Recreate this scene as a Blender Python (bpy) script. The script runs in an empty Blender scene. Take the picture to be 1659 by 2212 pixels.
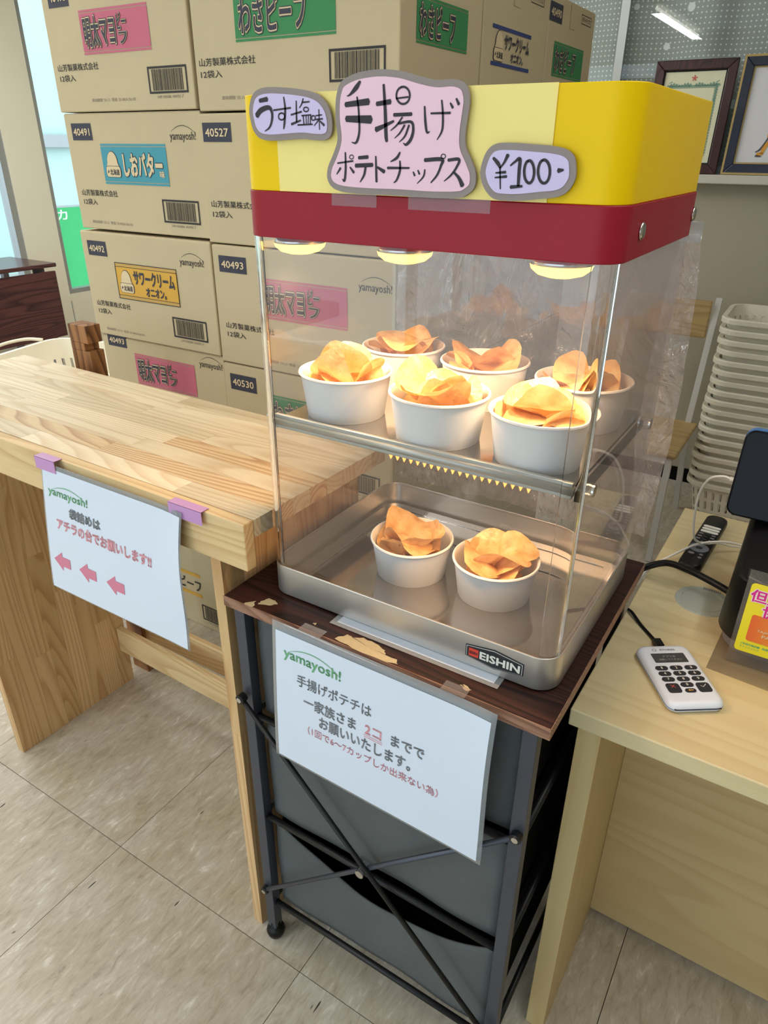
import bpy, bmesh, math, random
from math import sin, cos, pi, radians
from mathutils import Vector, Matrix, noise

SC = bpy.context.scene
COL = SC.collection

# ---------------------------------------------------------------- camera, world, lights, exposure
F_PX = 1517.64
CAM = Vector((0.6445, -0.7089, 1.5025))
yaw, pitch, roll = 0.5544, -0.476, 0.0085
fw = Vector((-sin(yaw)*cos(pitch), cos(yaw)*cos(pitch), sin(pitch)))
rt = Vector((cos(yaw), sin(yaw), 0))
up = rt.cross(fw)
r_ = cos(roll)*rt + sin(roll)*up
u_ = -sin(roll)*rt + cos(roll)*up
cd = bpy.data.cameras.new('camera')
cam = bpy.data.objects.new('camera', cd); COL.objects.link(cam)
cd.sensor_fit = 'HORIZONTAL'; cd.sensor_width = 36.0; cd.lens = 36.0*F_PX/1659.0
cd.clip_start = 0.05; cd.clip_end = 200
mw = Matrix.Identity(4)
for i in range(3):
    mw[i][0], mw[i][1], mw[i][2], mw[i][3] = r_[i], u_[i], -fw[i], CAM[i]
cam.matrix_world = mw
SC.camera = cam

wd = bpy.data.worlds.new('overcast_sky'); SC.world = wd; wd.use_nodes = True
bg = wd.node_tree.nodes['Background']
bg.inputs[0].default_value = (0.77, 0.90, 1.0, 1); bg.inputs[1].default_value = 2.7

def area(name, loc, rot, sx, sy, power, col):
    l = bpy.data.lights.new(name, 'AREA'); l.shape = 'RECTANGLE'; l.size = sx; l.size_y = sy
    l.energy = power; l.color = col
    o = bpy.data.objects.new(name, l); COL.objects.link(o); o.location = loc; o.rotation_euler = rot
    return o
TUBES = [(-1.37, -2.25, 2.66, 1.9), (-1.37, 1.4, 2.66, 1.9), (-2.9, 0.2, 2.66, 2.6), (1.05, 0.1, 2.66, 1.9)]  # last two are unseen tubes added to lift the left wall and the counter
for x, y, z, L in TUBES:
    area('tube_light', (x, y, z-0.035), (0, 0, 0), 0.10, L, 50 if x < -2 else (26 if x < 0 else 13), (1.0, 0.98, 0.95))

SC.view_settings.view_transform = 'Standard'
SC.view_settings.look = 'None'
SC.view_settings.gamma = 1.0
SC.view_settings.use_curve_mapping = False
SC.view_settings.exposure = -0.26
SC.cycles.transparent_max_bounces = 32
SC.cycles.max_bounces = 10
SC.cycles.sample_clamp_indirect = 6.0
SC.cycles.caustics_reflective = False
SC.cycles.caustics_refractive = False

# ---------------------------------------------------------------- helpers
ORG = {}
def lin(c):
    return tuple(((x/255)/12.92 if x/255 <= 0.04045 else ((x/255+0.055)/1.055)**2.4) for x in c) + (1,)

def tag(o, label=None, cat=None, group=None, kind=None):
    if label: o['label'] = label
    if cat: o['category'] = cat
    if group: o['group'] = group
    if kind: o['kind'] = kind
    return o
def thing(name, label, cat, loc=(0, 0, 0), rotz=0.0, group=None, local=False):
    o = bpy.data.objects.new(name, None); COL.objects.link(o)
    o.location = loc; o.rotation_euler = (0, 0, rotz); o.empty_display_size = 0.05
    ORG[o.name] = Vector((0, 0, 0)) if local else Vector(loc)
    return tag(o, label, cat, group)
def link_mesh(name, me, parent=None, mat=None):
    o = bpy.data.objects.new(name, me); COL.objects.link(o)
    if mat is not None and not me.materials: me.materials.append(mat)
    if parent is not None:
        o.parent = parent; ORG[o.name] = ORG[parent.name]
    else:
        ORG[o.name] = Vector((0, 0, 0))
    return o
def copy_tree(o, parent=None):
    c = o.copy(); COL.objects.link(c)
    if parent is not None: c.parent = parent
    ORG[c.name] = ORG.get(o.name, Vector((0, 0, 0)))
    for ch in list(o.children):
        copy_tree(ch, c)
    return c
def bev(o, w, seg=2, ang=40):
    m = o.modifiers.new('bevel', 'BEVEL'); m.width = w; m.segments = seg
    m.limit_method = 'ANGLE'; m.angle_limit = radians(ang)
    return o

def rrect(w, d, r, k=6, cx=0.0, cy=0.0):
    """rounded rectangle outline, counter clockwise"""
    pts = []
    for (sx, sy, a0) in ((1, -1, -pi/2), (1, 1, 0), (-1, 1, pi/2), (-1, -1, pi)):
        for i in range(k+1):
            a = a0 + (pi/2)*i/k
            pts.append((cx + sx*(w/2-r) + r*cos(a), cy + sy*(d/2-r) + r*sin(a)))
    return pts

class MB:
    def __init__(s): s.v = []; s.f = []; s.smooth = False
    def add(s, vs, fs):
        b = len(s.v); s.v += [tuple(p) for p in vs]; s.f += [tuple(b+i for i in f) for f in fs]; return s
    def box(s, x0, x1, y0, y1, z0, z1):
        return s.add([(x0,y0,z0),(x1,y0,z0),(x1,y1,z0),(x0,y1,z0),(x0,y0,z1),(x1,y0,z1),(x1,y1,z1),(x0,y1,z1)],
                     [(0,3,2,1),(4,5,6,7),(0,1,5,4),(1,2,6,5),(2,3,7,6),(3,0,4,7)])
    def obox(s, a, b, w, h, upv=(0, 0, 1)):
        """bar from a to b, width w, height h"""
        a = Vector(a); b = Vector(b); d = (b-a).normalized(); up_ = Vector(upv)
        sx = d.cross(up_)
        if sx.length < 1e-4: sx = d.cross(Vector((1, 0, 0)))
        sx.normalize(); uz = sx.cross(d).normalized()
        vs = []
        for p in (a, b):
            for i, j in ((-1,-1),(1,-1),(1,1),(-1,1)):
                vs.append(p + sx*(w/2*i) + uz*(h/2*j))
        return s.add(vs, [(0,1,2,3),(7,6,5,4),(0,4,5,1),(1,5,6,2),(2,6,7,3),(3,7,4,0)])
    def prism(s, pts, z0, z1, cap=True):
        n = len(pts)
        vs = [(x, y, z0) for x, y in pts] + [(x, y, z1) for x, y in pts]
        fs = [(i, (i+1) % n, n+(i+1) % n, n+i) for i in range(n)]
        if cap: fs += [tuple(range(n-1, -1, -1)), tuple(range(n, 2*n))]
        return s.add(vs, fs)
    def loft(s, rings, cap=True, closed=True):
        n = len(rings[0]); vs = [p for r in rings for p in r]; fs = []
        for k in range(len(rings)-1):
            for i in range(n if closed else n-1):
                j = (i+1) % n
                fs.append((k*n+i, k*n+j, (k+1)*n+j, (k+1)*n+i))
        if cap:
            fs += [tuple(range(n-1, -1, -1)), tuple((len(rings)-1)*n+i for i in range(n))]
        return s.add(vs, fs)
    def ringwall(s, outer, inner, z0, z1):
        n = len(outer)
        vs = [(x,y,z0) for x,y in outer]+[(x,y,z1) for x,y in outer]+[(x,y,z0) for x,y in inner]+[(x,y,z1) for x,y in inner]
        fs = []
        for i in range(n):
            j = (i+1) % n
            fs += [(i,j,n+j,n+i),(2*n+j,2*n+i,3*n+i,3*n+j),(n+i,n+j,3*n+j,3*n+i),(j,i,2*n+i,2*n+j)]
        return s.add(vs, fs)
    def lathe(s, prof, n=32, c=(0, 0, 0), closed=False):
        rings = []
        for r, z in prof:
            rings.append([(c[0]+r*cos(2*pi*i/n), c[1]+r*sin(2*pi*i/n), c[2]+z) for i in range(n)])
        return s.loft(rings, cap=not closed)
    def tube(s, pts, r, n=8, cap=True):
        pts = [Vector(p) for p in pts]; rings = []; prev = None
        for i, p in enumerate(pts):
            d = (pts[min(i+1, len(pts)-1)] - pts[max(i-1, 0)]).normalized()
            if prev is None:
                a = d.cross(Vector((0, 0, 1)))
                if a.length < 1e-3: a = d.cross(Vector((1, 0, 0)))
            else:
                a = prev - d*prev.dot(d)
            a.normalize(); prev = a; b = d.cross(a)
            rr = r[i] if isinstance(r, (list, tuple)) else r
            rings.append([p + a*(rr*cos(2*pi*k/n)) + b*(rr*sin(2*pi*k/n)) for k in range(n)])
        return s.loft(rings, cap=cap)
    def cyl(s, a, b, r, n=16):
        return s.tube([a, b], r, n)
    def grid(s, fn, nu, nv):
        vs = [fn(i/nu, j/nv) for j in range(nv+1) for i in range(nu+1)]
        fs = [(j*(nu+1)+i, j*(nu+1)+i+1, (j+1)*(nu+1)+i+1, (j+1)*(nu+1)+i) for j in range(nv) for i in range(nu)]
        return s.add(vs, fs)
    def mesh(s, name, off=Vector((0, 0, 0)), smooth=False):
        me = bpy.data.meshes.new(name)
        me.from_pydata([(p[0]-off[0], p[1]-off[1], p[2]-off[2]) for p in s.v], [], s.f)
        if smooth:
            me.polygons.foreach_set('use_smooth', [True]*len(me.polygons))
        me.update()
        return me
    def build(s, name, mat, parent=None, smooth=False, bevel=0, kind=None, label=None, seg=2):
        off = ORG[parent.name] if parent is not None else Vector((0, 0, 0))
        me = s.mesh(name, off, smooth)
        if mat is not None: me.materials.append(mat)
        o = link_mesh(name, me, parent)
        if bevel: bev(o, bevel, seg)
        if kind: o['kind'] = kind
        if label: o['label'] = label
        return o
def fix_normals(o):
    bm = bmesh.new(); bm.from_mesh(o.data); bmesh.ops.recalc_face_normals(bm, faces=bm.faces); bm.to_mesh(o.data); bm.free(); return o
def auto_smooth(o, ang=35):
    me = o.data
    me.polygons.foreach_set('use_smooth', [True]*len(me.polygons))
    me.set_sharp_from_angle(angle=radians(ang)); return o
def spline(pts, n=8):
    """Catmull-Rom through points"""
    P = [Vector(p) for p in pts]; P = [P[0]*2-P[1]] + P + [P[-1]*2-P[-2]]; out = []
    for i in range(1, len(P)-2):
        for k in range(n):
            t = k/n; a, b, c, d = P[i-1], P[i], P[i+1], P[i+2]
            out.append(0.5*((2*b)+(c-a)*t+(2*a-5*b+4*c-d)*t*t+(3*b-a-3*c+d)*t**3))
    out.append(P[-2]); return out

# ---- flat print: text and shapes laid on a surface through a mapping (u, v, layer) -> point
_T = {}
def text_polys(body, bold=0.0):
    key = (body, bold)
    if key in _T: return _T[key]
    cu = bpy.data.curves.new('t', 'FONT'); cu.body = body; cu.size = 1.0; cu.resolution_u = 2
    cu.offset = bold
    ob = bpy.data.objects.new('t', cu); COL.objects.link(ob)
    bpy.context.view_layer.update()
    dg = bpy.context.evaluated_depsgraph_get()
    me = bpy.data.meshes.new_from_object(ob.evaluated_get(dg))
    vs = [(v.co.x, v.co.y) for v in me.vertices]; fs = [tuple(p.vertices) for p in me.polygons]
    bpy.data.objects.remove(ob); bpy.data.curves.remove(cu); bpy.data.meshes.remove(me)
    if not vs: vs = [(0, 0), (1, 0), (1, 1)]; fs = [(0, 1, 2)]
    _T[key] = (vs, fs); return _T[key]
def text_into(mb, body, rect, fm, layer=1, bold=0.0, slant=0.0, ref=None):
    vs, fs = text_polys(body, 0.0)
    if bold > 0.003:     # embolden by overprinting around the glyph
        base, bf, n0 = vs, fs, len(vs); vs, fs = [], []
        dirs = [(0, 0)] if bold > 0.05 else []
        for k in range(12 if bold > 0.05 else (8 if bold > 0.03 else 4)):
            a = 2*pi*k/(12 if bold > 0.05 else (8 if bold > 0.03 else 4)) + pi/4; dirs.append((cos(a)*bold, sin(a)*bold))
        for d in dirs:
            b0 = len(vs); vs += [(v[0]+d[0], v[1]+d[1]) for v in base]; fs += [tuple(b0+i for i in f) for f in bf]
    rv = text_polys(body if ref is None else ref, 0.0)[0]
    x0 = min(v[0] for v in rv); x1 = max(v[0] for v in rv); y0 = min(v[1] for v in rv); y1 = max(v[1] for v in rv)
    u0, v0, u1, v1 = rect
    sx = (u1-u0)/max(x1-x0, 1e-6); sy = (v1-v0)/max(y1-y0, 1e-6)
    nb = len(text_polys(body, 0.0)[0])
    out = [fm(u0+(x-x0)*sx+slant*(y-y0)*sy, v0+(y-y0)*sy, layer+0.035*(i//nb)) for i, (x, y) in enumerate(vs)]
    mb.add(out, fs)
def text(body, rect, fm, mat, parent, layer=1, bold=0.0, name='lettering', slant=0.0):
    mb = MB(); text_into(mb, body, rect, fm, layer, bold, slant)
    return mb.build(name, mat, parent)
def poly_into(mb, pts, fm, layer=1):
    mb.add([fm(u, v, layer) for u, v in pts], [tuple(range(len(pts)))])
def rect_into(mb, u0, v0, u1, v1, fm, layer=1):
    poly_into(mb, [(u0, v0), (u1, v0), (u1, v1), (u0, v1)], fm, layer)
def frame_into(mb, u0, v0, u1, v1, t, fm, layer=1):
    rect_into(mb, u0, v0, u1, v0+t, fm, layer); rect_into(mb, u0, v1-t, u1, v1, fm, layer)
    rect_into(mb, u0, v0+t, u0+t, v1-t, fm, layer); rect_into(mb, u1-t, v0+t, u1, v1-t, fm, layer)
def ribbon_into(mb, pts, fm, layer=1, sub=6):
    """brush stroke: pts = (u, v, width)"""
    P = spline([(p[0], p[1], p[2]) for p in pts], sub) if len(pts) > 2 else [Vector(pts[0]).lerp(Vector(pts[1]), k/4) for k in range(5)]
    n = len(P); L = []; R = []
    for i, p in enumerate(P):
        d = (P[min(i+1, n-1)] - P[max(i-1, 0)]); d.z = 0
        if d.length < 1e-9: d = Vector((1, 0, 0))
        d.normalize(); w = abs(p.z)/2
        L.append((p.x - d.y*w, p.y + d.x*w)); R.append((p.x + d.y*w, p.y - d.x*w))
        if i == 0: s0 = (p.x - d.x*w*0.5, p.y - d.y*w*0.5)
        if i == n-1: s1 = (p.x + d.x*w*0.5, p.y + d.y*w*0.5)
    vs = [fm(a[0], a[1], layer) for a in L] + [fm(a[0], a[1], layer) for a in R] + [fm(s0[0], s0[1], layer), fm(s1[0], s1[1], layer)]
    fs = [(i, n+i, n+i+1, i+1) for i in range(n-1)] + [(2*n, n, 0), (2*n+1, n-1, 2*n-1)]
    mb.add(vs, fs)
def arc_into(mb, u0, u1, v, h, w, fm, layer=1, n=14):
    pts = []
    for i in range(n+1):
        t = i/n; pts.append((u0+(u1-u0)*t, v+h*(1-(2*t-1)**2)-h*0.35*t, w*(0.35+0.65*sin(pi*t))))
    ribbon_into(mb, pts, fm, layer, 1)

# ---------------------------------------------------------------- materials
def newmat(name):
    m = bpy.data.materials.new(name); m.use_nodes = True; nt = m.node_tree
    return m, nt, nt.nodes['Principled BSDF']
def N(nt, t, **kw):
    n = nt.nodes.new(t)
    for k, v in kw.items():
        if k in n.inputs: n.inputs[k].default_value = v
        else: setattr(n, k, v)
    return n
def plain(name, rgb, rough=0.5, metal=0.0, vary=0.06, nscale=12.0, bump=0.0, spec=0.5, coat=0.0, bscale=80.0):
    m, nt, b = newmat(name); c = lin(rgb)
    tc = N(nt, 'ShaderNodeTexCoord'); no = N(nt, 'ShaderNodeTexNoise'); no.inputs['Scale'].default_value = nscale; no.inputs['Detail'].default_value = 4
    nt.links.new(tc.outputs['Object'], no.inputs['Vector'])
    mx = N(nt, 'ShaderNodeMixRGB'); mx.inputs[1].default_value = tuple(x*(1-vary) for x in c[:3])+(1,); mx.inputs[2].default_value = tuple(min(1, x*(1+vary)) for x in c[:3])+(1,)
    nt.links.new(no.outputs['Fac'], mx.inputs[0]); nt.links.new(mx.outputs[0], b.inputs['Base Color'])
    b.inputs['Roughness'].default_value = rough; b.inputs['Metallic'].default_value = metal
    b.inputs['Specular IOR Level'].default_value = spec; b.inputs['Coat Weight'].default_value = coat
    if bump:
        n2 = N(nt, 'ShaderNodeTexNoise'); n2.inputs['Scale'].default_value = bscale; n2.inputs['Detail'].default_value = 5
        nt.links.new(tc.outputs['Object'], n2.inputs['Vector'])
        bp = N(nt, 'ShaderNodeBump'); bp.inputs['Strength'].default_value = bump; bp.inputs['Distance'].default_value = 0.002
        nt.links.new(n2.outputs['Fac'], bp.inputs['Height']); nt.links.new(bp.outputs[0], b.inputs['Normal'])
    return m
def emis(name, rgb, strength):
    m, nt, b = newmat(name); b.inputs['Base Color'].default_value = lin(rgb)
    b.inputs['Emission Color'].default_value = lin(rgb); b.inputs['Emission Strength'].default_value = strength
    return m
def wood(name, c1, c2, axis='X', rings=22.0, rough=0.45, rnd=0.12, fine=0.35, coat=0.0, dist=5.0):
    """wood grain running along axis, shifted at random from piece to piece"""
    m, nt, b = newmat(name); L = nt.links
    tc = N(nt, 'ShaderNodeTexCoord'); oi = N(nt, 'ShaderNodeObjectInfo')
    ml = N(nt, 'ShaderNodeVectorMath', operation='SCALE'); ml.inputs[0].default_value = (7.3, 3.1, 11.7)
    L.new(oi.outputs['Random'], ml.inputs['Scale'])
    ad = N(nt, 'ShaderNodeVectorMath', operation='ADD'); L.new(tc.outputs['Object'], ad.inputs[0]); L.new(ml.outputs[0], ad.inputs[1])
    mp = N(nt, 'ShaderNodeMapping'); sc = {'X': (0.085, 1, 1), 'Y': (1, 0.085, 1), 'Z': (1, 1, 0.085)}[axis]; mp.inputs['Scale'].default_value = sc
    L.new(ad.outputs[0], mp.inputs['Vector'])
    n1 = N(nt, 'ShaderNodeTexNoise'); n1.inputs['Scale'].default_value = 5.0; n1.inputs['Detail'].default_value = 1.5; L.new(mp.outputs[0], n1.inputs['Vector'])
    mu = N(nt, 'ShaderNodeMath', operation='MULTIPLY'); mu.inputs[1].default_value = rings*dist*0.4; L.new(n1.outputs['Fac'], mu.inputs[0])
    fr = N(nt, 'ShaderNodeMath', operation='FRACT'); L.new(mu.outputs[0], fr.inputs[0])
    mp2 = N(nt, 'ShaderNodeMapping'); mp2.inputs['Scale'].default_value = tuple(0.03 if s < 1 else 1 for s in sc); L.new(ad.outputs[0], mp2.inputs['Vector'])
    n2 = N(nt, 'ShaderNodeTexNoise'); n2.inputs['Scale'].default_value = 260.0; n2.inputs['Detail'].default_value = 3; L.new(mp2.outputs[0], n2.inputs['Vector'])
    rp = N(nt, 'ShaderNodeValToRGB'); rp.color_ramp.elements[0].color = lin(c1); rp.color_ramp.elements[1].color = lin(c1)
    rp.color_ramp.elements[0].position = 0.0; rp.color_ramp.elements[1].position = 0.35
    e = rp.color_ramp.elements.new(0.88); e.color = lin(c2); e = rp.color_ramp.elements.new(1.0); e.color = lin(c1)
    L.new(fr.outputs[0], rp.inputs[0])
    mx = N(nt, 'ShaderNodeMixRGB', blend_type='MULTIPLY'); mx.inputs[0].default_value = fine
    L.new(rp.outputs[0], mx.inputs[1])
    r2 = N(nt, 'ShaderNodeValToRGB'); r2.color_ramp.elements[0].color = (0.58, 0.54, 0.48, 1); r2.color_ramp.elements[0].position = 0.3; r2.color_ramp.elements[1].position = 0.65
    L.new(n2.outputs['Fac'], r2.inputs[0]); L.new(r2.outputs[0], mx.inputs[2])
    hs = N(nt, 'ShaderNodeHueSaturation'); L.new(mx.outputs[0], hs.inputs['Color'])
    m1 = N(nt, 'ShaderNodeMath', operation='MULTIPLY_ADD'); m1.inputs[1].default_value = 2*rnd; m1.inputs[2].default_value = 1-rnd
    L.new(oi.outputs['Random'], m1.inputs[0]); L.new(m1.outputs[0], hs.inputs['Value'])
    m2 = N(nt, 'ShaderNodeMath', operation='MULTIPLY_ADD'); m2.inputs[1].default_value = -0.8*rnd; m2.inputs[2].default_value = 1.0
    L.new(oi.outputs['Random'], m2.inputs[0]); L.new(m2.outputs[0], hs.inputs['Saturation'])
    L.new(hs.outputs[0], b.inputs['Base Color']); b.inputs['Roughness'].default_value = rough; b.inputs['Coat Weight'].default_value = coat
    b.inputs['Coat Roughness'].default_value = 0.3
    return m
def thin_clear(name, tint=(1, 1, 1), refl=1.0, rough=0.02, haze=0.0, bump=0.0, bscale=20.0, hazecol=(0.9, 0.9, 0.92, 1), stretch=(1, 1, 1)):
    """clear sheet: transparent + fresnel reflection (+ a little haze)"""
    m = bpy.data.materials.new(name); m.use_nodes = True; nt = m.node_tree; L = nt.links; nt.nodes.clear()
    out = N(nt, 'ShaderNodeOutputMaterial'); tr = N(nt, 'ShaderNodeBsdfTransparent'); tr.inputs[0].default_value = tuple(tint)+(1,)
    gl = N(nt, 'ShaderNodeBsdfGlossy'); gl.inputs['Roughness'].default_value = rough
    lw = N(nt, 'ShaderNodeLayerWeight'); pw = N(nt, 'ShaderNodeMath', operation='POWER'); pw.inputs[1].default_value = 5.0; L.new(lw.outputs['Facing'], pw.inputs[0])
    fr = N(nt, 'ShaderNodeMath', operation='MULTIPLY_ADD'); fr.inputs[1].default_value = 0.96; fr.inputs[2].default_value = 0.04; L.new(pw.outputs[0], fr.inputs[0])
    mul = N(nt, 'ShaderNodeMath', operation='MULTIPLY'); mul.inputs[1].default_value = refl; mul.use_clamp = True; L.new(fr.outputs[0], mul.inputs[0])
    a = N(nt, 'ShaderNodeMixShader'); L.new(mul.outputs[0], a.inputs[0]); L.new(tr.outputs[0], a.inputs[1]); L.new(gl.outputs[0], a.inputs[2])
    last = a
    if haze:
        df = N(nt, 'ShaderNodeBsdfTranslucent') if False else N(nt, 'ShaderNodeBsdfDiffuse'); df.inputs[0].default_value = hazecol
        hz = N(nt, 'ShaderNodeMixShader'); hz.inputs[0].default_value = haze; L.new(a.outputs[0], hz.inputs[1]); L.new(df.outputs[0], hz.inputs[2]); last = hz
    if bump:
        tc = N(nt, 'ShaderNodeTexCoord'); mp = N(nt, 'ShaderNodeMapping'); mp.inputs['Scale'].default_value = stretch
        no = N(nt, 'ShaderNodeTexNoise'); no.inputs['Scale'].default_value = bscale; no.inputs['Detail'].default_value = 5; no.inputs['Distortion'].default_value = 1.2
        L.new(tc.outputs['Object'], mp.inputs[0]); L.new(mp.outputs[0], no.inputs['Vector'])
        bp = N(nt, 'ShaderNodeBump'); bp.inputs['Strength'].default_value = bump; bp.inputs['Distance'].default_value = 0.06
        L.new(no.outputs['Fac'], bp.inputs['Height']); L.new(bp.outputs[0], gl.inputs['Normal']); L.new(bp.outputs[0], lw.inputs['Normal'])
    L.new(last.outputs[0], out.inputs['Surface'])
    return m

MAT = {}
MAT['cardboard'] = plain('cardboard', (204, 189, 156), 0.85, vary=0.05, nscale=6, bump=0.15, bscale=60, spec=0.2)
MAT['ink_navy'] = plain('ink_navy', (58, 60, 76), 0.7, vary=0.1)
MAT['ink_black'] = plain('ink_black', (48, 46, 48), 0.7, vary=0.1)
MAT['ink_brown'] = plain('ink_brown', (92, 80, 72), 0.8, vary=0.1)
MAT['ink_pink'] = plain('ink_pink', (202, 108, 132), 0.75, vary=0.06)
MAT['ink_green'] = plain('ink_green', (62, 140, 88), 0.75, vary=0.06)
MAT['ink_teal'] = plain('ink_teal', (72, 156, 176), 0.75, vary=0.06)
MAT['ink_yellow'] = plain('ink_yellow', (220, 172, 72), 0.75, vary=0.06)
MAT['ink_blue'] = plain('ink_blue', (58, 74, 130), 0.75, vary=0.06)
MAT['ink_cream'] = plain('ink_cream', (226, 206, 168), 0.8, vary=0.03)
MAT['ink_date'] = plain('ink_date', (140, 128, 118), 0.8, vary=0.1)
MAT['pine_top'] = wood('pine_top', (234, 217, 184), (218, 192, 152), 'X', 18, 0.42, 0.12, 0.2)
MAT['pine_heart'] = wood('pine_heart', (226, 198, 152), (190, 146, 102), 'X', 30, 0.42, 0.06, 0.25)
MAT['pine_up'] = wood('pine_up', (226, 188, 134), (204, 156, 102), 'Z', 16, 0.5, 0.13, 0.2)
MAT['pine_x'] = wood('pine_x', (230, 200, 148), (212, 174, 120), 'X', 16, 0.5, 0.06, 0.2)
MAT['counter'] = wood('counter_laminate', (222, 206, 162), (214, 194, 148), 'X', 7, 0.38, 0.0, 0.08)
MAT['counter_z'] = wood('counter_laminate_upright', (210, 188, 138), (204, 178, 126), 'Z', 7, 0.45, 0.0, 0.08)
MAT['counter_panel'] = wood('counter_laminate_panel', (204, 178, 130), (196, 166, 118), 'X', 7, 0.5, 0.0, 0.08)
MAT['walnut'] = wood('walnut_laminate', (66, 38, 33), (28, 16, 15), 'X', 50, 0.5, 0.0, 1.0)
MAT['walnut'].node_tree.nodes['Principled BSDF'].inputs['Specular IOR Level'].default_value = 0.22
MAT['walnut_edge'] = wood('walnut_edge', (166, 124, 102), (128, 88, 70), 'X', 40, 0.5, 0.0, 0.9)
MAT['dark_leaf'] = wood('dark_leaf', (92, 54, 52), (58, 32, 36), 'Y', 14, 0.25, 0.0, 0.5)
MAT['chipboard'] = plain('chipboard', (192, 178, 144), 0.9, vary=0.12, nscale=90, bump=0.5, bscale=300)
MAT['old_post'] = wood('old_post', (168, 118, 74), (96, 56, 30), 'Z', 18, 0.6, 0.0, 0.5)
MAT['black_metal'] = plain('black_metal', (30, 31, 34), 0.4, 0.3, vary=0.1)
MAT['grey_metal'] = plain('grey_paint_metal', (78, 82, 94), 0.38, 0.5, vary=0.1)
MAT['chrome'] = plain('chrome', (205, 205, 205), 0.18, 1.0, vary=0.03)
MAT['fabric'] = plain('grey_fabric', (98, 101, 102), 0.9, vary=0.12, nscale=14, bump=0.6, bscale=500, spec=0.2)
MAT['shade_black'] = plain('near_black_shade', (22, 21, 20), 0.95, vary=0.1, spec=0.05)  # near black; in the drawers it puts the gap's shade into the colour
MAT['white_plastic'] = plain('white_plastic', (236, 234, 226), 0.4, vary=0.02)
MAT['basket'] = plain('basket_plastic', (238, 232, 214), 0.42, vary=0.03)
MAT['paper_cup'] = plain('paper_cup', (236, 236, 236), 0.6, vary=0.015, spec=0.3)
MAT['yellow'] = plain('yellow_acrylic', (246, 206, 2), 0.4, vary=0.03, spec=0.2)
MAT['paper_yellow'] = plain('yellow_paper', (252, 232, 138), 0.45, vary=0.02)
MAT['red'] = plain('red_painted_metal', (154, 28, 46), 0.42, 0.0, vary=0.04, spec=0.25)
MAT['lilac'] = plain('lilac_paper', (214, 202, 242), 0.6, vary=0.01)
MAT['pinkp'] = plain('pink_paper', (246, 206, 226), 0.6, vary=0.01)
MAT['greyp'] = plain('grey_paper', (148, 136, 134), 0.6, vary=0.04, nscale=40)
MAT['marker'] = plain('black_marker', (38, 34, 42), 0.6, vary=0.2, nscale=60)
MAT['sheet_white'] = plain('sheet_white', (222, 234, 252), 0.4, vary=0.005)
MAT['print_grey'] = plain('print_grey', (132, 138, 146), 0.4, vary=0.02)
MAT['print_green'] = plain('print_green', (112, 178, 132), 0.4, vary=0.02)
MAT['print_pink'] = plain('print_pink', (216, 128, 156), 0.4, vary=0.02)
MAT['print_rose'] = plain('print_rose', (232, 164, 176), 0.4, vary=0.02)
MAT['tape'] = plain('purple_tape', (200, 150, 206), 0.35, vary=0.03)
MAT['laminate_edge'] = thin_clear('laminate_edge', (0.86, 0.88, 0.9), 0.8, 0.12, haze=0.25, hazecol=(0.75, 0.8, 0.85, 1))
MAT['clear_tape'] = thin_clear('clear_tape', (0.9, 0.86, 0.86), 1.5, 0.25, haze=0.06)
MAT['acrylic'] = thin_clear('acrylic', (0.975, 0.972, 0.975), 0.85, 0.015, haze=0.006, hazecol=(0.9, 0.85, 0.85, 1))
MAT['acrylic_side'] = thin_clear('acrylic_side', (0.95, 0.94, 0.945), 1.0, 0.03, haze=0.07, hazecol=(0.92, 0.84, 0.84, 1))  # pinkish haze colour stands in for the reflection on the right panel
MAT['window_glass'] = thin_clear('window_glass', (0.95, 0.97, 0.97), 0.8, 0.01)
MAT['film'] = thin_clear('plastic_film', (0.84, 0.83, 0.85), 3.4, 0.16, haze=0.20, bump=1.0, bscale=16.0, stretch=(1, 1, 0.55), hazecol=(0.8, 0.76, 0.76, 1))
MAT['mat_film'] = thin_clear('clear_mat', (0.82, 0.8, 0.76), 1.2, 0.1, haze=0.05)
MAT['black_plastic'] = plain('black_plastic', (15, 15, 18), 0.38, vary=0.05, spec=0.3)
MAT['navy_plastic'] = plain('navy_plastic', (8, 11, 22), 0.32, vary=0.05, spec=0.2)
MAT['blue_edge'] = plain('blue_edge', (70, 124, 196), 0.3, vary=0.03)
MAT['grey_plastic'] = plain('grey_plastic', (128, 124, 130), 0.5, vary=0.03)
MAT['key_black'] = plain('key_black', (40, 40, 46), 0.5, vary=0.02)
MAT['reader_white'] = plain('reader_white', (228, 236, 250), 0.35, vary=0.01)
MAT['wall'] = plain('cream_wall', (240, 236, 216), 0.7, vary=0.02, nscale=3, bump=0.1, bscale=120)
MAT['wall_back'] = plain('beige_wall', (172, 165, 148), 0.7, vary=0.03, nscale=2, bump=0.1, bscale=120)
MAT['ceiling'] = plain('white_ceiling', (232, 230, 224), 0.8, vary=0.02)
MAT['alu'] = plain('aluminium', (176, 180, 180), 0.4, 0.6, vary=0.03)
MAT['sill'] = plain('pale_sill', (206, 202, 192), 0.5, vary=0.02)
MAT['seat_wood'] = wood('seat_wood', (190, 162, 112), (170, 140, 92), 'X', 10, 0.5, 0.0, 0.2)
MAT['white_paint'] = plain('white_paint', (206, 204, 200), 0.45, vary=0.02)
MAT['frame_brown'] = wood('frame_brown', (74, 38, 40), (34, 16, 20), 'Z', 30, 0.3, 0.0, 0.5)
MAT['frame_navy'] = plain('frame_navy', (28, 34, 60), 0.35, vary=0.05)
MAT['gold'] = plain('gold_trim', (176, 152, 98), 0.4, 0.4, vary=0.08)
MAT['cert'] = plain('cert_paper', (226, 226, 196), 0.6, vary=0.02)
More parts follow.
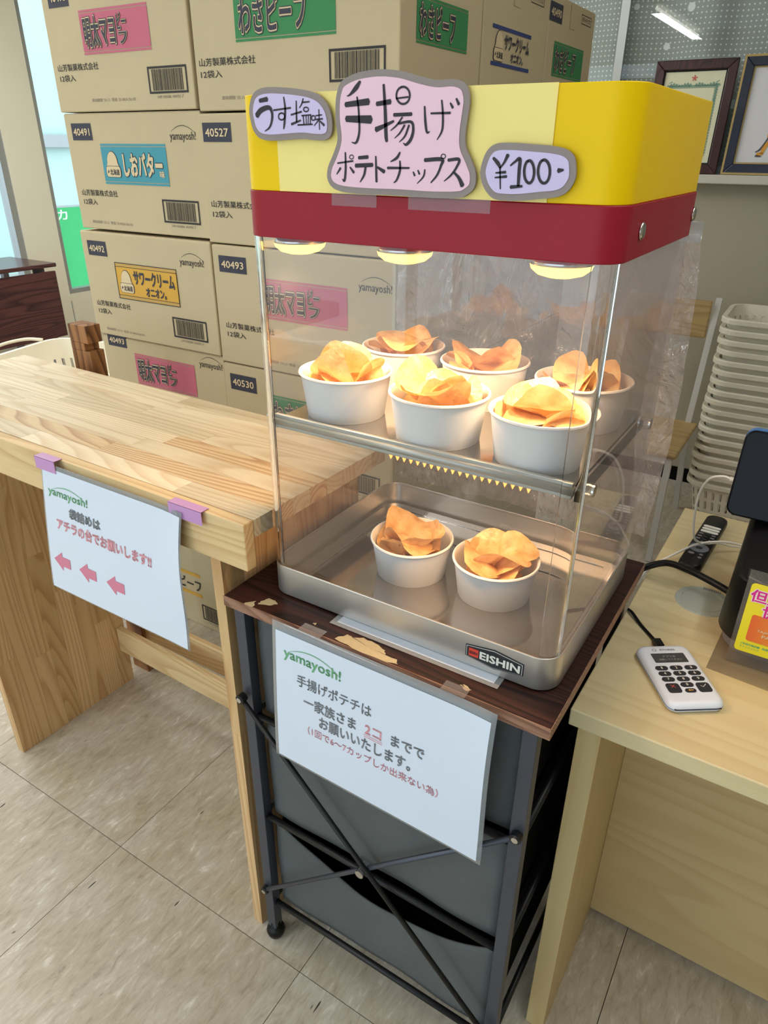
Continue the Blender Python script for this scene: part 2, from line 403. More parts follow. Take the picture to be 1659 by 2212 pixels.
MAT['cert_ink'] = plain('cert_ink', (120, 158, 142), 0.7, vary=0.1)
MAT['red_ink'] = plain('red_ink', (214, 92, 82), 0.7, vary=0.05)
MAT['art_white'] = plain('art_white', (222, 222, 228), 0.5, vary=0.01)
MAT['art_orange'] = plain('art_orange', (222, 158, 60), 0.6, vary=0.1)
MAT['art_grey'] = plain('art_grey', (84, 84, 92), 0.6, vary=0.1)
MAT['out_green'] = plain('banner_green', (66, 196, 120), 0.7, vary=0.06)
MAT['out_pale'] = plain('out_pale', (206, 232, 226), 0.8, vary=0.12, nscale=1.5)
MAT['out_ground'] = plain('out_ground', (190, 190, 186), 0.9, vary=0.1)
MAT['grommet'] = plain('grommet_grey', (176, 182, 172), 0.5, vary=0.03)

def steel(name, rgb, rough, axis):
    m, nt, b = newmat(name); L = nt.links
    tc = N(nt, 'ShaderNodeTexCoord'); mp = N(nt, 'ShaderNodeMapping'); mp.inputs['Scale'].default_value = {'X': (0.02, 1, 1), 'Y': (1, 0.02, 1)}[axis]
    no = N(nt, 'ShaderNodeTexNoise'); no.inputs['Scale'].default_value = 400; no.inputs['Detail'].default_value = 3
    L.new(tc.outputs['Object'], mp.inputs[0]); L.new(mp.outputs[0], no.inputs['Vector'])
    b.inputs['Base Color'].default_value = lin(rgb); b.inputs['Metallic'].default_value = 0.92; b.inputs['Roughness'].default_value = rough
    bp = N(nt, 'ShaderNodeBump'); bp.inputs['Strength'].default_value = 0.06; bp.inputs['Distance'].default_value = 0.001
    L.new(no.outputs['Fac'], bp.inputs['Height']); L.new(bp.outputs[0], b.inputs['Normal'])
    return m
MAT['steel'] = steel('brushed_steel', (214, 212, 208), 0.36, 'X')
MAT['lip'] = plain('satin_steel', (176, 178, 172), 0.35, 0.6, vary=0.04)
MAT['tray'] = steel('tray_steel', (190, 185, 180), 0.10, 'X')

def floor_mat():
    m, nt, b = newmat('vinyl_tile'); L = nt.links
    tc = N(nt, 'ShaderNodeTexCoord'); oi = N(nt, 'ShaderNodeObjectInfo')
    ml = N(nt, 'ShaderNodeVectorMath', operation='SCALE'); ml.inputs[0].default_value = (31, 17, 5); L.new(oi.outputs['Random'], ml.inputs['Scale'])
    ad = N(nt, 'ShaderNodeVectorMath', operation='ADD'); L.new(tc.outputs['Object'], ad.inputs[0]); L.new(ml.outputs[0], ad.inputs[1])
    mp = N(nt, 'ShaderNodeMapping'); mp.inputs['Scale'].default_value = (1, 0.30, 1); mp.inputs['Rotation'].default_value = (0, 0, 0.12)
    L.new(ad.outputs[0], mp.inputs[0])
    n1 = N(nt, 'ShaderNodeTexNoise'); n1.inputs['Scale'].default_value = 62; n1.inputs['Detail'].default_value = 8; n1.inputs['Roughness'].default_value = 0.72; n1.inputs['Distortion'].default_value = 0.6
    L.new(mp.outputs[0], n1.inputs['Vector'])
    rp = N(nt, 'ShaderNodeValToRGB'); E = rp.color_ramp.elements
    E[0].position = 0.30; E[0].color = lin((168, 158, 142)); E[1].position = 0.72; E[1].color = lin((240, 237, 230))
    e = E.new(0.45); e.color = lin((196, 186, 170)); e = E.new(0.58); e.color = lin((208, 200, 186))
    L.new(n1.outputs['Fac'], rp.inputs[0])
    n2 = N(nt, 'ShaderNodeTexNoise'); n2.inputs['Scale'].default_value = 7; n2.inputs['Detail'].default_value = 2; L.new(ad.outputs[0], n2.inputs['Vector'])
    r2 = N(nt, 'ShaderNodeValToRGB'); r2.color_ramp.elements[0].position = 0.35; r2.color_ramp.elements[0].color = (0.88, 0.85, 0.78, 1); r2.color_ramp.elements[1].position = 0.6
    L.new(n2.outputs['Fac'], r2.inputs[0])
    mx = N(nt, 'ShaderNodeMixRGB', blend_type='MULTIPLY'); mx.inputs[0].default_value = 0.8; L.new(rp.outputs[0], mx.inputs[1]); L.new(r2.outputs[0], mx.inputs[2])
    # dark scuffs and hairline cracks
    mp3 = N(nt, 'ShaderNodeMapping'); mp3.inputs['Scale'].default_value = (1, 0.16, 1); mp3.inputs['Rotation'].default_value = (0, 0, 0.25); L.new(ad.outputs[0], mp3.inputs[0])
    n3 = N(nt, 'ShaderNodeTexNoise'); n3.inputs['Scale'].default_value = 95; n3.inputs['Detail'].default_value = 1; L.new(mp3.outputs[0], n3.inputs['Vector'])
    r3 = N(nt, 'ShaderNodeValToRGB'); r3.color_ramp.elements[0].position = 0.775; r3.color_ramp.elements[0].color = (0, 0, 0, 1); r3.color_ramp.elements[1].position = 0.80
    L.new(n3.outputs['Fac'], r3.inputs[0])
    m3 = N(nt, 'ShaderNodeMixRGB'); m3.inputs[2].default_value = (0.02, 0.018, 0.016, 1); L.new(r3.outputs[0], m3.inputs[0]); L.new(mx.outputs[0], m3.inputs[1])
    v = N(nt, 'ShaderNodeTexVoronoi', feature='DISTANCE_TO_EDGE'); v.inputs['Scale'].default_value = 13
    nd = N(nt, 'ShaderNodeTexNoise'); nd.inputs['Scale'].default_value = 20; L.new(ad.outputs[0], nd.inputs['Vector'])
    va = N(nt, 'ShaderNodeMixRGB'); va.inputs[0].default_value = 0.12; L.new(ad.outputs[0], va.inputs[1]); L.new(nd.outputs['Color'], va.inputs[2]); L.new(va.outputs[0], v.inputs['Vector'])
    lt = N(nt, 'ShaderNodeMath', operation='LESS_THAN'); lt.inputs[1].default_value = 0.006; L.new(v.outputs['Distance'], lt.inputs[0])
    n4 = N(nt, 'ShaderNodeTexNoise'); n4.inputs['Scale'].default_value = 3.0; L.new(ad.outputs[0], n4.inputs['Vector'])
    gt = N(nt, 'ShaderNodeMath', operation='GREATER_THAN'); gt.inputs[1].default_value = 0.60; L.new(n4.outputs['Fac'], gt.inputs[0])
    mm = N(nt, 'ShaderNodeMath', operation='MULTIPLY'); L.new(lt.outputs[0], mm.inputs[0]); L.new(gt.outputs[0], mm.inputs[1])
    mm2 = N(nt, 'ShaderNodeMath', operation='MULTIPLY'); mm2.inputs[1].default_value = 0.0; L.new(mm.outputs[0], mm2.inputs[0])
    m4 = N(nt, 'ShaderNodeMixRGB'); m4.inputs[2].default_value = (0.12, 0.10, 0.08, 1); L.new(mm2.outputs[0], m4.inputs[0]); L.new(m3.outputs[0], m4.inputs[1])
    L.new(m4.outputs[0], b.inputs['Base Color']); b.inputs['Roughness'].default_value = 0.42; b.inputs['Specular IOR Level'].default_value = 0.4
    return m
MAT['tile'] = floor_mat()

def chip_mat():
    m, nt, b = newmat('potato_chip'); L = nt.links; nt.nodes.remove(b)
    out = [n for n in nt.nodes if n.type == 'OUTPUT_MATERIAL'][0]
    tc = N(nt, 'ShaderNodeTexCoord'); n1 = N(nt, 'ShaderNodeTexNoise'); n1.inputs['Scale'].default_value = 45; n1.inputs['Detail'].default_value = 4
    oi = N(nt, 'ShaderNodeObjectInfo'); ad = N(nt, 'ShaderNodeVectorMath', operation='ADD'); ml = N(nt, 'ShaderNodeVectorMath', operation='SCALE'); ml.inputs[0].default_value = (5, 9, 2)
    L.new(oi.outputs['Random'], ml.inputs['Scale']); L.new(tc.outputs['Object'], ad.inputs[0]); L.new(ml.outputs[0], ad.inputs[1]); L.new(ad.outputs[0], n1.inputs['Vector'])
    rp = N(nt, 'ShaderNodeValToRGB'); E = rp.color_ramp.elements
    E[0].position = 0.3; E[0].color = lin((214, 160, 100)); E[1].position = 0.7; E[1].color = lin((250, 220, 164)); e = E.new(0.5); e.color = lin((242, 198, 134))
    L.new(n1.outputs['Fac'], rp.inputs[0])
    n2 = N(nt, 'ShaderNodeTexNoise'); n2.inputs['Scale'].default_value = 260; n2.inputs['Detail'].default_value = 2; L.new(ad.outputs[0], n2.inputs['Vector'])
    r2 = N(nt, 'ShaderNodeValToRGB'); r2.color_ramp.elements[0].position = 0.66; r2.color_ramp.elements[0].color = (0, 0, 0, 1); r2.color_ramp.elements[1].position = 0.74
    r2.color_ramp.elements[1].color = (0.5, 0.5, 0.5, 1); L.new(n2.outputs['Fac'], r2.inputs[0])
    mx = N(nt, 'ShaderNodeMixRGB'); mx.inputs[2].default_value = lin((178, 104, 44)); L.new(r2.outputs[0], mx.inputs[0]); L.new(rp.outputs[0], mx.inputs[1])
    df = N(nt, 'ShaderNodeBsdfDiffuse'); tl = N(nt, 'ShaderNodeBsdfTranslucent'); gl = N(nt, 'ShaderNodeBsdfGlossy'); gl.inputs['Roughness'].default_value = 0.35
    L.new(mx.outputs[0], df.inputs[0]); L.new(mx.outputs[0], tl.inputs[0])
    bp = N(nt, 'ShaderNodeBump'); bp.inputs['Strength'].default_value = 0.5; bp.inputs['Distance'].default_value = 0.002
    n3 = N(nt, 'ShaderNodeTexNoise'); n3.inputs['Scale'].default_value = 150; L.new(ad.outputs[0], n3.inputs['Vector']); L.new(n3.outputs['Fac'], bp.inputs['Height'])
    for q in (df, gl): L.new(bp.outputs[0], q.inputs['Normal'])
    a = N(nt, 'ShaderNodeMixShader'); a.inputs[0].default_value = 0.25; L.new(df.outputs[0], a.inputs[1]); L.new(tl.outputs[0], a.inputs[2])
    c = N(nt, 'ShaderNodeMixShader'); c.inputs[0].default_value = 0.05; L.new(a.outputs[0], c.inputs[1]); L.new(gl.outputs[0], c.inputs[2])
    L.new(c.outputs[0], out.inputs['Surface'])
    return m
MAT['chip'] = chip_mat()

def lace_mat():
    m, nt, b = newmat('lace_curtain'); L = nt.links
    tc = N(nt, 'ShaderNodeTexCoord')
    def dots(scale, thr):
        v = N(nt, 'ShaderNodeTexVoronoi'); v.inputs['Scale'].default_value = scale; v.inputs['Randomness'].default_value = 0.0 if scale > 20 else 0.8
        mp = N(nt, 'ShaderNodeMapping'); mp.inputs['Scale'].default_value = (1, 0, 1); L.new(tc.outputs['Object'], mp.inputs[0]); L.new(mp.outputs[0], v.inputs['Vector'])
        lt = N(nt, 'ShaderNodeMath', operation='LESS_THAN'); lt.inputs[1].default_value = thr; L.new(v.outputs['Distance'], lt.inputs[0]); return lt
    a = dots(52, 0.17); c = dots(9.5, 0.17)
    mx = N(nt, 'ShaderNodeMath', operation='MAXIMUM'); L.new(a.outputs[0], mx.inputs[0]); L.new(c.outputs[0], mx.inputs[1])
    co = N(nt, 'ShaderNodeMixRGB'); co.inputs[1].default_value = lin((170, 174, 170)); co.inputs[2].default_value = lin((246, 248, 246)); L.new(mx.outputs[0], co.inputs[0])
    L.new(co.outputs[0], b.inputs['Base Color']); b.inputs['Roughness'].default_value = 0.9
    return m
MAT['lace'] = lace_mat()

def ring_glass():
    m, nt, b = newmat('acrylic_corner'); b.inputs['Transmission Weight'].default_value = 1.0; b.inputs['IOR'].default_value = 1.49
    b.inputs['Roughness'].default_value = 0.0; b.inputs['Base Color'].default_value = (1, 1, 1, 1); return m
MAT['corner'] = ring_glass()

rnd = random.Random(7)
# ================================================================ SETTING
TP = 0.547
XW, XE, YN, YS, ZC = -4.0, 2.6, 2.9, -3.6, 2.72
fl = MB().box(XW-0.1, XE+0.1, YS-0.1, YN+0.1, -0.06, -0.004).build('floor', MAT['ink_brown'], kind='structure')
def tile_mesh(w, d):
    o = MB().box(-w/2, w/2, -d/2, d/2, -0.004, 0.0)
    return o.mesh('floor_tile')
tm = {}
x = -0.49 - TP*8
ys = [-0.074 + TP*k for k in range(-8, 7)]
xs = [-0.49 + TP*k for k in range(-8, 8)]
for xa in xs:
    for ya in ys:
        a0, a1 = max(xa, XW), min(xa+TP, XE); b0, b1 = max(ya, YS), min(ya+TP, YN)
        if a1-a0 < 0.05 or b1-b0 < 0.05: continue
        key = (round(a1-a0-0.0016, 4), round(b1-b0-0.0016, 4))
        if key not in tm: tm[key] = tile_mesh(*key); tm[key].materials.append(MAT['tile'])
        o = bpy.data.objects.new('floor_tile', tm[key]); COL.objects.link(o); o.parent = fl
        o.location = ((a0+a1)/2, (b0+b1)/2, 0)

MB().box(XW-0.1, XE+0.1, YS-0.1, YN+0.5, ZC, ZC+0.08).build('ceiling', MAT['ceiling'], kind='structure')
# left wall (x = -4) with two windows, the nearer one tall
w = MB()
w.box(XW-0.12, XW, YS, 0.2, 0, ZC)
w.box(XW-0.12, XW, 0.2, 2.24, 0, 0.42); w.box(XW-0.12, XW, 0.2, 2.24, 2.45, ZC)
w.box(XW-0.12, XW, 2.24, 2.50, 0, ZC)
w.box(XW-0.12, XW, 2.50, 2.88, 0, 0.567); w.box(XW-0.12, XW, 2.50, 2.88, 2.45, ZC)
w.box(XW-0.12, XW, 2.88, YN+0.1, 0, ZC)
w.build('wall_left', MAT['wall'], kind='structure')
MB().box(XW, XW+0.004, 2.498, 2.502, 0.0, 0.52).build('trim_1', MAT['alu'], kind='structure')
# back wall below the sill, and beside the window
w = MB()
w.box(XW, XE, YN, YN+0.12, 0, 1.385)
w.box(XW, -2.3, YN, YN+0.12, 1.385, ZC); w.box(1.6, XE, YN, YN+0.12, 1.385, ZC); w.box(-2.3, 1.6, YN, YN+0.12, 2.55, ZC)
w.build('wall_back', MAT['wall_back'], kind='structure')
MB().box(-2.3, 1.6, YN-0.09, YN+0.12, 1.385, 1.42).build('trim_2', MAT['sill'], kind='structure', bevel=0.004)
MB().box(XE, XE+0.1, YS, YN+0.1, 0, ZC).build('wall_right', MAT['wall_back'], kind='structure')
w = MB(); w.box(XW, -3.6, YS-0.1, YS, 0, ZC); w.box(2.3, XE, YS-0.1, YS, 0, ZC); w.box(-3.6, 2.3, YS-0.1, YS, 2.5, ZC); w.box(-3.6, 2.3, YS-0.1, YS, 0, 0.12)
w.build('wall_front', MAT['wall'], kind='structure')
MB().box(-2.3, 1.6, YN-0.012, YN, 0.0, 0.07).build('baseboard_back', MAT['shade_black'], kind='structure')

def window(n, plane, a0, a1, z0, z1, t, mull=(), glass='window_glass', deep=0.06, gl_off=0.0, fm='alu'):
    root = bpy.data.objects.new('window_%d' % n, None); COL.objects.link(root); root['kind'] = 'structure'; ORG[root.name] = Vector((0, 0, 0))
    f = MB(); g = MB()
    def bx(m, a, b, c, d, e0, e1):
        if plane[0] == 'x': m.box(plane[1]+e0, plane[1]+e1, a, b, c, d)
        else: m.box(a, b, plane[1]+e0, plane[1]+e1, c, d)
    bx(f, a0, a1, z0, z0+t, -deep, 0.012); bx(f, a0, a1, z1-t, z1, -deep, 0.012)
    bx(f, a0, a0+t, z0+t, z1-t, -deep, 0.012); bx(f, a1-t, a1, z0+t, z1-t, -deep, 0.012)
    for q in mull: bx(f, q-t*0.6, q+t*0.6, z0+t, z1-t, -deep+0.01, 0.006)
    f.build('window_frame', MAT[fm], root)
    bx(g, a0+t, a1-t, z0+t, z1-t, -deep/2-0.002, -deep/2+0.002); g.build('glass_pane', MAT[glass], root)
    return root
window(1, ('x', XW-0.02), 0.2, 2.24, 0.42, 2.45, 0.045, mull=(1.25,))
window(2, ('x', XW-0.02), 2.50, 2.88, 0.567, 2.45, 0.03)
window(3, ('y', YN+0.06), -2.3, 1.6, 1.42, 2.55, 0.03, mull=(-0.42, 0.55), deep=0.03)
window(4, ('y', YS), -3.6, 2.3, 0.12, 2.5, 0.05, mull=(-1.8, -0.2), deep=-0.05)

# lace curtain behind the back window
def lace(u, v):
    x = -2.28 + 3.86*u; y = YN+0.105 + 0.022*sin(x*13+2.2*sin(x*3)) + 0.010*sin(x*41+1.0)*max(0, sin(x*2.1+0.4))
    return (x, y, 1.43 + 1.11*v)
c = MB().grid(lace, 300, 2).build('lace_curtain', MAT['lace'], smooth=True)
tag(c, 'sheer white lace curtain with star and dot pattern behind the back window', 'curtain')
MB().box(-2.4, 1.7, YN+0.16, YN+0.2, 1.3, 2.7).build('unseen_backing', MAT['shade_black'], kind='structure')  # unseen dark board closing off the sky behind the curtain

# outside the left windows
tag(MB().box(-14, XW-0.14, -6, 12, -0.2, -0.05).build('outdoor_pavement', MAT['out_ground']), kind='structure')
gb = thing('shop_banner', 'green cloth banner with white lettering outside the narrow left window', 'banner', (-4.6, 2.75, 0.0))
MB().box(-4.602, -4.598, 2.72, 3.5, 0.30, 1.085).build('banner_cloth', MAT['out_green'], gb)
fmx = lambda u, v, l: (-4.598+0.001*l, u, v)
text('カ', (2.93, 1.0, 3.02, 1.07), lambda u, v, l: (-4.598+0.001*l, u, v), MAT['white_plastic'], gb, bold=0.03)
MB().box(-4.612, -4.602, 2.70, 2.72, -0.05, 1.1).box(-4.612, -4.602, 2.70, 3.5, 1.085, 1.1).build('banner_pole', MAT['alu'], gb)
ob = thing('outdoor_building', 'pale green building seen hazily through the narrow left window', 'building', (-9, 5, -0.05))
MB().box(-9.5, -9, 1, 10, -0.05, 4.2).build('wall', MAT['out_pale'], ob)
MB().box(-9.0, -8.9, 1, 10, 1.5, 1.65).build('ledge', MAT['alu'], ob)

# ceiling lamps, the last two unseen and added to brighten left wall and counter
for i, (x, y, z, L) in enumerate(TUBES):
    t = thing('ceiling_light', ['twin-tube ceiling light near the front glazing', 'tube ceiling light over the left side', 'unseen ceiling tube added to brighten the far left wall', 'unseen ceiling tube added to brighten the counter'][i], 'lamp', (x, y, ZC), group='ceiling tube lights')
    MB().box(x-0.09, x+0.09, y-L/2-0.04, y+L/2+0.04, ZC-0.03, ZC).build('housing', MAT['white_plastic'], t)
    tm_ = emis('tube_glow', (255, 250, 240), 9.0)
    for s in (-1, 1):
        MB().cyl((x, y+s*0.03-(L/2 if s < 0 else 0), z), (x, y+s*0.03+(L/2 if s > 0 else 0), z), 0.014, 12).build('tube', tm_, t, smooth=True)

# ================================================================ CARDBOARD BOXES
BW, BD, BY = 0.505, 0.372, 0.675
EPS = 0.0007
def front_map(o):   # local to the box
    return lambda u, v, l: (u, -EPS*l-0.0004, v)
def side_map(Wb):
    return lambda u, v, l: (Wb+EPS*l+0.0004, u, v)
def code(root, fm, u, v, w_, h_, s):
    p = MB(); rect_into(p, u, v, u+w_, v+h_, fm, 1); o = p.build('code_patch', MAT['ink_navy'], root)
    text(s, (u+w_*0.10, v+h_*0.28, u+w_*0.90, v+h_*0.70), fm, MAT['ink_cream'], o, 2, bold=0.02)
def banner(root, fm, u, v, w_, h_, kind):
    col = {'mentai': 'ink_pink', 'wasa': 'ink_green', 'shio': 'ink_teal', 'sour': 'ink_yellow', 'sourblue': 'ink_blue'}[kind]
    p = MB()
    if kind == 'sourblue':
        rect_into(p, u, v, u+w_, v+h_*0.10, fm, 1); rect_into(p, u, v+h_*0.90, u+w_, v+h_, fm, 1)
    else:
        rect_into(p, u, v, u+w_, v+h_*0.05, fm, 1); rect_into(p, u, v+h_*0.07, u+w_, v+h_*0.93, fm, 1); rect_into(p, u, v+h_*0.95, u+w_, v+h_, fm, 1)
    o = p.build('banner_print', MAT[col], root)
    if kind == 'sour':
        q = MB(); frame_into(q, u, v, u+w_, v+h_, 0.0022, fm, 2); frame_into(q, u, v+h_*0.1, u+w_, v+h_*0.9, 0.0015, fm, 2); q.build('border', MAT['ink_navy'], o)
    def outlined(s, r, sl=0.0, dark='ink_navy'):
        a = MB(); text_into(a, s, r, fm, 2, 0.085, sl); a.build('lettering', MAT['ink_navy'], o)
        a = MB(); text_into(a, s, r, fm, 3, 0.06, sl); a.build('lettering', MAT['ink_cream'], o)
        a = MB(); text_into(a, s, r, fm, 4, 0.028, sl); a.build('lettering', MAT[dark], o)
    if kind == 'mentai':
        outlined('明太マヨ', (u+w_*0.05, v+h_*0.17, u+w_*0.52, v+h_*0.83))
        outlined('ビー', (u+w_*0.56, v+h_*0.50, u+w_*0.69, v+h_*0.84)); outlined('フ', (u+w_*0.57, v+h_*0.19, u+w_*0.68, v+h_*0.43))
    elif kind == 'wasa':
        outlined('わさビーフ', (u+w_*0.05, v+h_*0.17, u+w_*0.72, v+h_*0.84))
    elif kind == 'shio':
        a = MB(); text_into(a, 'しおバター', (u+w_*0.34, v+h_*0.22, u+w_*0.93, v+h_*0.76), fm, 2, 0.075); a.build('lettering', MAT['ink_navy'], o)
        a = MB(); text_into(a, 'しおバター', (u+w_*0.34, v+h_*0.22, u+w_*0.93, v+h_*0.76), fm, 3, 0.04); text_into(a, '味', (u+w_*0.88, v+h_*0.2, u+w_*0.95, v+h_*0.36), fm, 3, 0.03); a.build('lettering', MAT['ink_cream'], o)
    else:
        a = MB(); text_into(a, 'サワークリーム', (u+w_*0.30, v+h_*0.46, u+w_*0.95, v+h_*0.82), fm, 3, 0.035); text_into(a, 'オニオン。', (u+w_*0.48, v+h_*0.16, u+w_*0.80, v+h_*0.40), fm, 3, 0.035)
        a.build('lettering', MAT['ink_navy'], o)
    if kind in ('shio', 'sour', 'sourblue'):
        cx, cy = u+w_*0.165, v+h_*0.48
        def arch(s):
            P = [(cx-0.024*s, cy-0.002), (cx+0.024*s, cy-0.002)]
            P += [(cx+0.020*s*cos(t), cy+0.004+0.028*s*sin(t)) for t in [pi*k/10 for k in range(11)]]
            return P
        def plate(s):
            return [(cx+a, cy-0.016+b) for a, b in rrect(0.056*s, 0.026*s, 0.007*s, 4)]
        a = MB(); poly_into(a, arch(1.06), fm, 2); poly_into(a, plate(1.05), fm, 2); ob_ = a.build('emblem', MAT['ink_navy'], o)
        a = MB(); poly_into(a, arch(1.0), fm, 3); poly_into(a, plate(0.98), fm, 3); a.build('emblem', MAT['ink_cream'], o)
        a = MB(); text_into(a, '北海道', (cx-0.013, cy-0.024, cx+0.023, cy-0.010), fm, 4, 0.02)
        poly_into(a, [(cx-0.023, cy-0.020), (cx-0.016, cy-0.017), (cx-0.019, cy-0.011), (cx-0.021, cy-0.015)], fm, 4)
        a.build('lettering', MAT['ink_navy'], o)
    return o
def company(root, fm, u=0.025, v=0.086, w_=0.147, num=True, h_=0.0155):
    a = MB(); text_into(a, '山芳製菓株式会社', (u, v, u+w_, v+h_), fm, 1, 0.008)
    text_into(a, '12袋入', (u+0.002, v-0.023, u+w_*0.40, v-0.008), fm, 1, 0.008)
    a.build('lettering', MAT['ink_black'], root)
BARW = [1, 2, 1, 1, 3, 1, 2, 1, 1, 2, 3, 1, 1, 1, 2, 2, 1, 3, 1, 1, 2, 1, 1, 2, 1, 3, 1, 1, 2, 1, 1, 1, 3, 1, 2]
def barcode(root, fm, u, v, w_=0.131, h_=0.056, digits='149 03086 40493 7'):
    a = MB(); frame_into(a, u, v, u+w_, v+h_, 0.0045, fm, 1)
    x = u+w_*0.10; tot = sum(BARW)*1.0+len(BARW)*0.9; k = w_*0.80/tot
    for b in BARW:
        rect_into(a, x, v+0.006, x+b*k*0.8, v+h_-0.006, fm, 1); x += (b+0.9)*k
    o = a.build('barcode', MAT['ink_black'], root)
    text(digits, (u+w_*0.2, v-0.010, u+w_*0.86, v-0.004), fm, MAT['ink_date'], o, 1)
def logo(root, fm, u, v, w_=0.09, mat='ink_black', sl=0.0, name='brand_print', bold=0.004, k=1.0):
    a = MB(); text_into(a, 'yamayosh!', (u, v, u+w_, v+w_*0.26*k), fm, 1, bold, sl)
    arc_into(a, u+w_*0.08, u+w_*1.0, v+w_*0.27*k, w_*0.17*k, w_*0.016, fm, 1)
    return a.build(name, MAT[mat], root)
def date(root, fm, u, v, s="賞味期限 '25.12  製造 '25.08(A.56) 02", w_=0.165):
    text(s, (u, v, u+w_, v+0.009), fm, MAT['ink_date'], root)
def carton(label, x, y, z, Wb, Db, Hb, rot=0.0, group=None):
    o = thing('cardboard_box', label, 'box', (x, y, z), rot, group, local=True)
    b = MB().box(0, Wb, 0, Db, 0, Hb).build('carton', MAT['cardboard'], o, bevel=0.003)
    # closed top flaps meeting in the middle
    f = MB().box(0.003, Wb-0.003, 0.003, Db/2-0.001, Hb-0.0005, Hb+0.0012).build('flap', MAT['cardboard'], o)
    MB().box(0.003, Wb-0.003, Db/2+0.001, Db-0.003, Hb-0.0005, Hb+0.0012).build('flap', MAT['cardboard'], o)
    return o
def std(o, num, kind, Hb, s=1.0, ban=(0.132, 0.118, 0.245, 0.096)):
    fm = front_map(o)
    if num: code(o, fm, 0.026, Hb-0.062, 0.080, 0.040, num)
    if kind: banner(o, fm, *ban, kind)
    logo(o, fm, 0.397, Hb-0.066, 0.088); company(o, fm); barcode(o, fm, 0.341, 0.031); date(o, fm, 0.05, 0.014)

H = 0.284
zs = [1.583, 1.293, 1.0]
a1 = carton('brown box with pink printed banner, top left of the stacked boxes', -1.248, BY, 1.585, BW, BD, H+0.004, 0.0)
fm = front_map(a1); code(a1, fm, 0.028, 0.228, 0.078, 0.042, '40493'); banner(a1, fm, 0.137, 0.124, 0.243, 0.092, 'mentai'); company(a1, fm, 0.022, 0.092, 0.160); barcode(a1, fm, 0.356, 0.034); date(a1, fm, 0.138, 0.020)
a2 = carton('brown box coded 40491 with blue printed banner, left column', -1.242, BY+0.002, 1.297, BW, BD, H, 0.004)
std(a2, '40491', 'shio', H)
a3 = carton('brown box coded 40492 with yellow printed banner, left column', -1.252, BY-0.004, 0.997, BW+0.007, BD, H+0.008, 0.0)
std(a3, '40492', 'sour', H+0.006, ban=(0.132, 0.116, 0.248, 0.100))
a4 = carton('brown box coded 40493 with pink banner, lowest seen above the pine table', -1.243, BY+0.004, 0.670, BW, BD, 0.322)
fm = front_map(a4); code(a4, fm, 0.026, 0.292-0.0, 0.082, 0.038, '40493'.replace('4049', '4049')); banner(a4, fm, 0.138, 0.188, 0.250, 0.094, 'mentai'); logo(a4, fm, 0.410, 0.278, 0.088); company(a4, fm); barcode(a4, fm, 0.341, 0.031)
b1 = carton('big brown box with green banners front and end, top of the middle column', -0.734, BY+0.002, 1.580, 0.547, BD-0.01, 0.296)
fm = front_map(b1); banner(b1, fm, 0.130, 0.129, 0.268, 0.092, 'wasa'); company(b1, fm, 0.014, 0.088, 0.168); barcode(b1, fm, 0.379, 0.046, 0.137, 0.058); date(b1, fm, 0.075, 0.02)
code(b1, fm, 0.014, 0.245, 0.08, 0.04, '40490')
banner(b1, side_map(0.547), 0.062, 0.113, 0.226, 0.080, 'wasa')
b2 = carton('brown box coded 40527 directly behind the yellow sign', -0.742, BY, 1.290, 0.552, BD, H, 0.0)
fm = front_map(b2); code(b2, fm, 0.014, 0.226, 0.090, 0.040, '40527'); company(b2, fm, 0.02, 0.083, 0.165); banner(b2, fm, 0.16, 0.118, 0.265, 0.096, 'sour'); barcode(b2, fm, 0.38, 0.031)
b3 = carton('brown box coded 40493 with pink banner seen through the showcase', -0.736, BY-0.002, 0.985, 0.550, BD, 0.300)
fm = front_map(b3); code(b3, fm, 0.022, 0.236, 0.092, 0.040, '40493'); banner(b3, fm, 0.158, 0.134, 0.262, 0.098, 'mentai'); logo(b3, fm, 0.452, 0.226, 0.090); company(b3, fm, 0.028, 0.094, 0.165); barcode(b3, fm, 0.39, 0.05); date(b3, fm, 0.16, 0.02)
b4 = carton('brown box coded 40530 beside the pink banner box behind the pine table', -0.736, BY, 0.670, 0.548, BD, 0.310)
fm = front_map(b4); code(b4, fm, 0.022, 0.240, 0.093, 0.044, '40530'); banner(b4, fm, 0.16, 0.15, 0.262, 0.098, 'wasa'); company(b4, fm, 0.02, 0.08); barcode(b4, fm, 0.38, 0.03)
for z, hh, s in ((0.335, 0.333, 'middle'), (0.0, 0.333, 'floor')):
    for x, c in ((-1.246, 'left'), (-0.738, 'right')):
        o = carton('plain brown box at %s level under the %s stack column' % (s, c), x, BY+0.002, z, 0.505 if c == 'left' else 0.55, BD, hh)
        if z == 0.0 and c == 'left':
            o['label'] = 'brown box with yellow bars and barcode, on the floor under the pine table'
            fm = front_map(o); q = MB(); rect_into(q, 0.10, 0.122, 0.30, 0.135, fm, 1); rect_into(q, 0.10, 0.203, 0.30, 0.216, fm, 1); pq = q.build('banner_print', MAT['ink_yellow'], o)
            text('わさビーフ', (0.12, 0.145, 0.30, 0.190), fm, MAT['ink_black'], pq, 2, 0.02); barcode(o, fm, 0.292, 0.034, 0.13, 0.062)
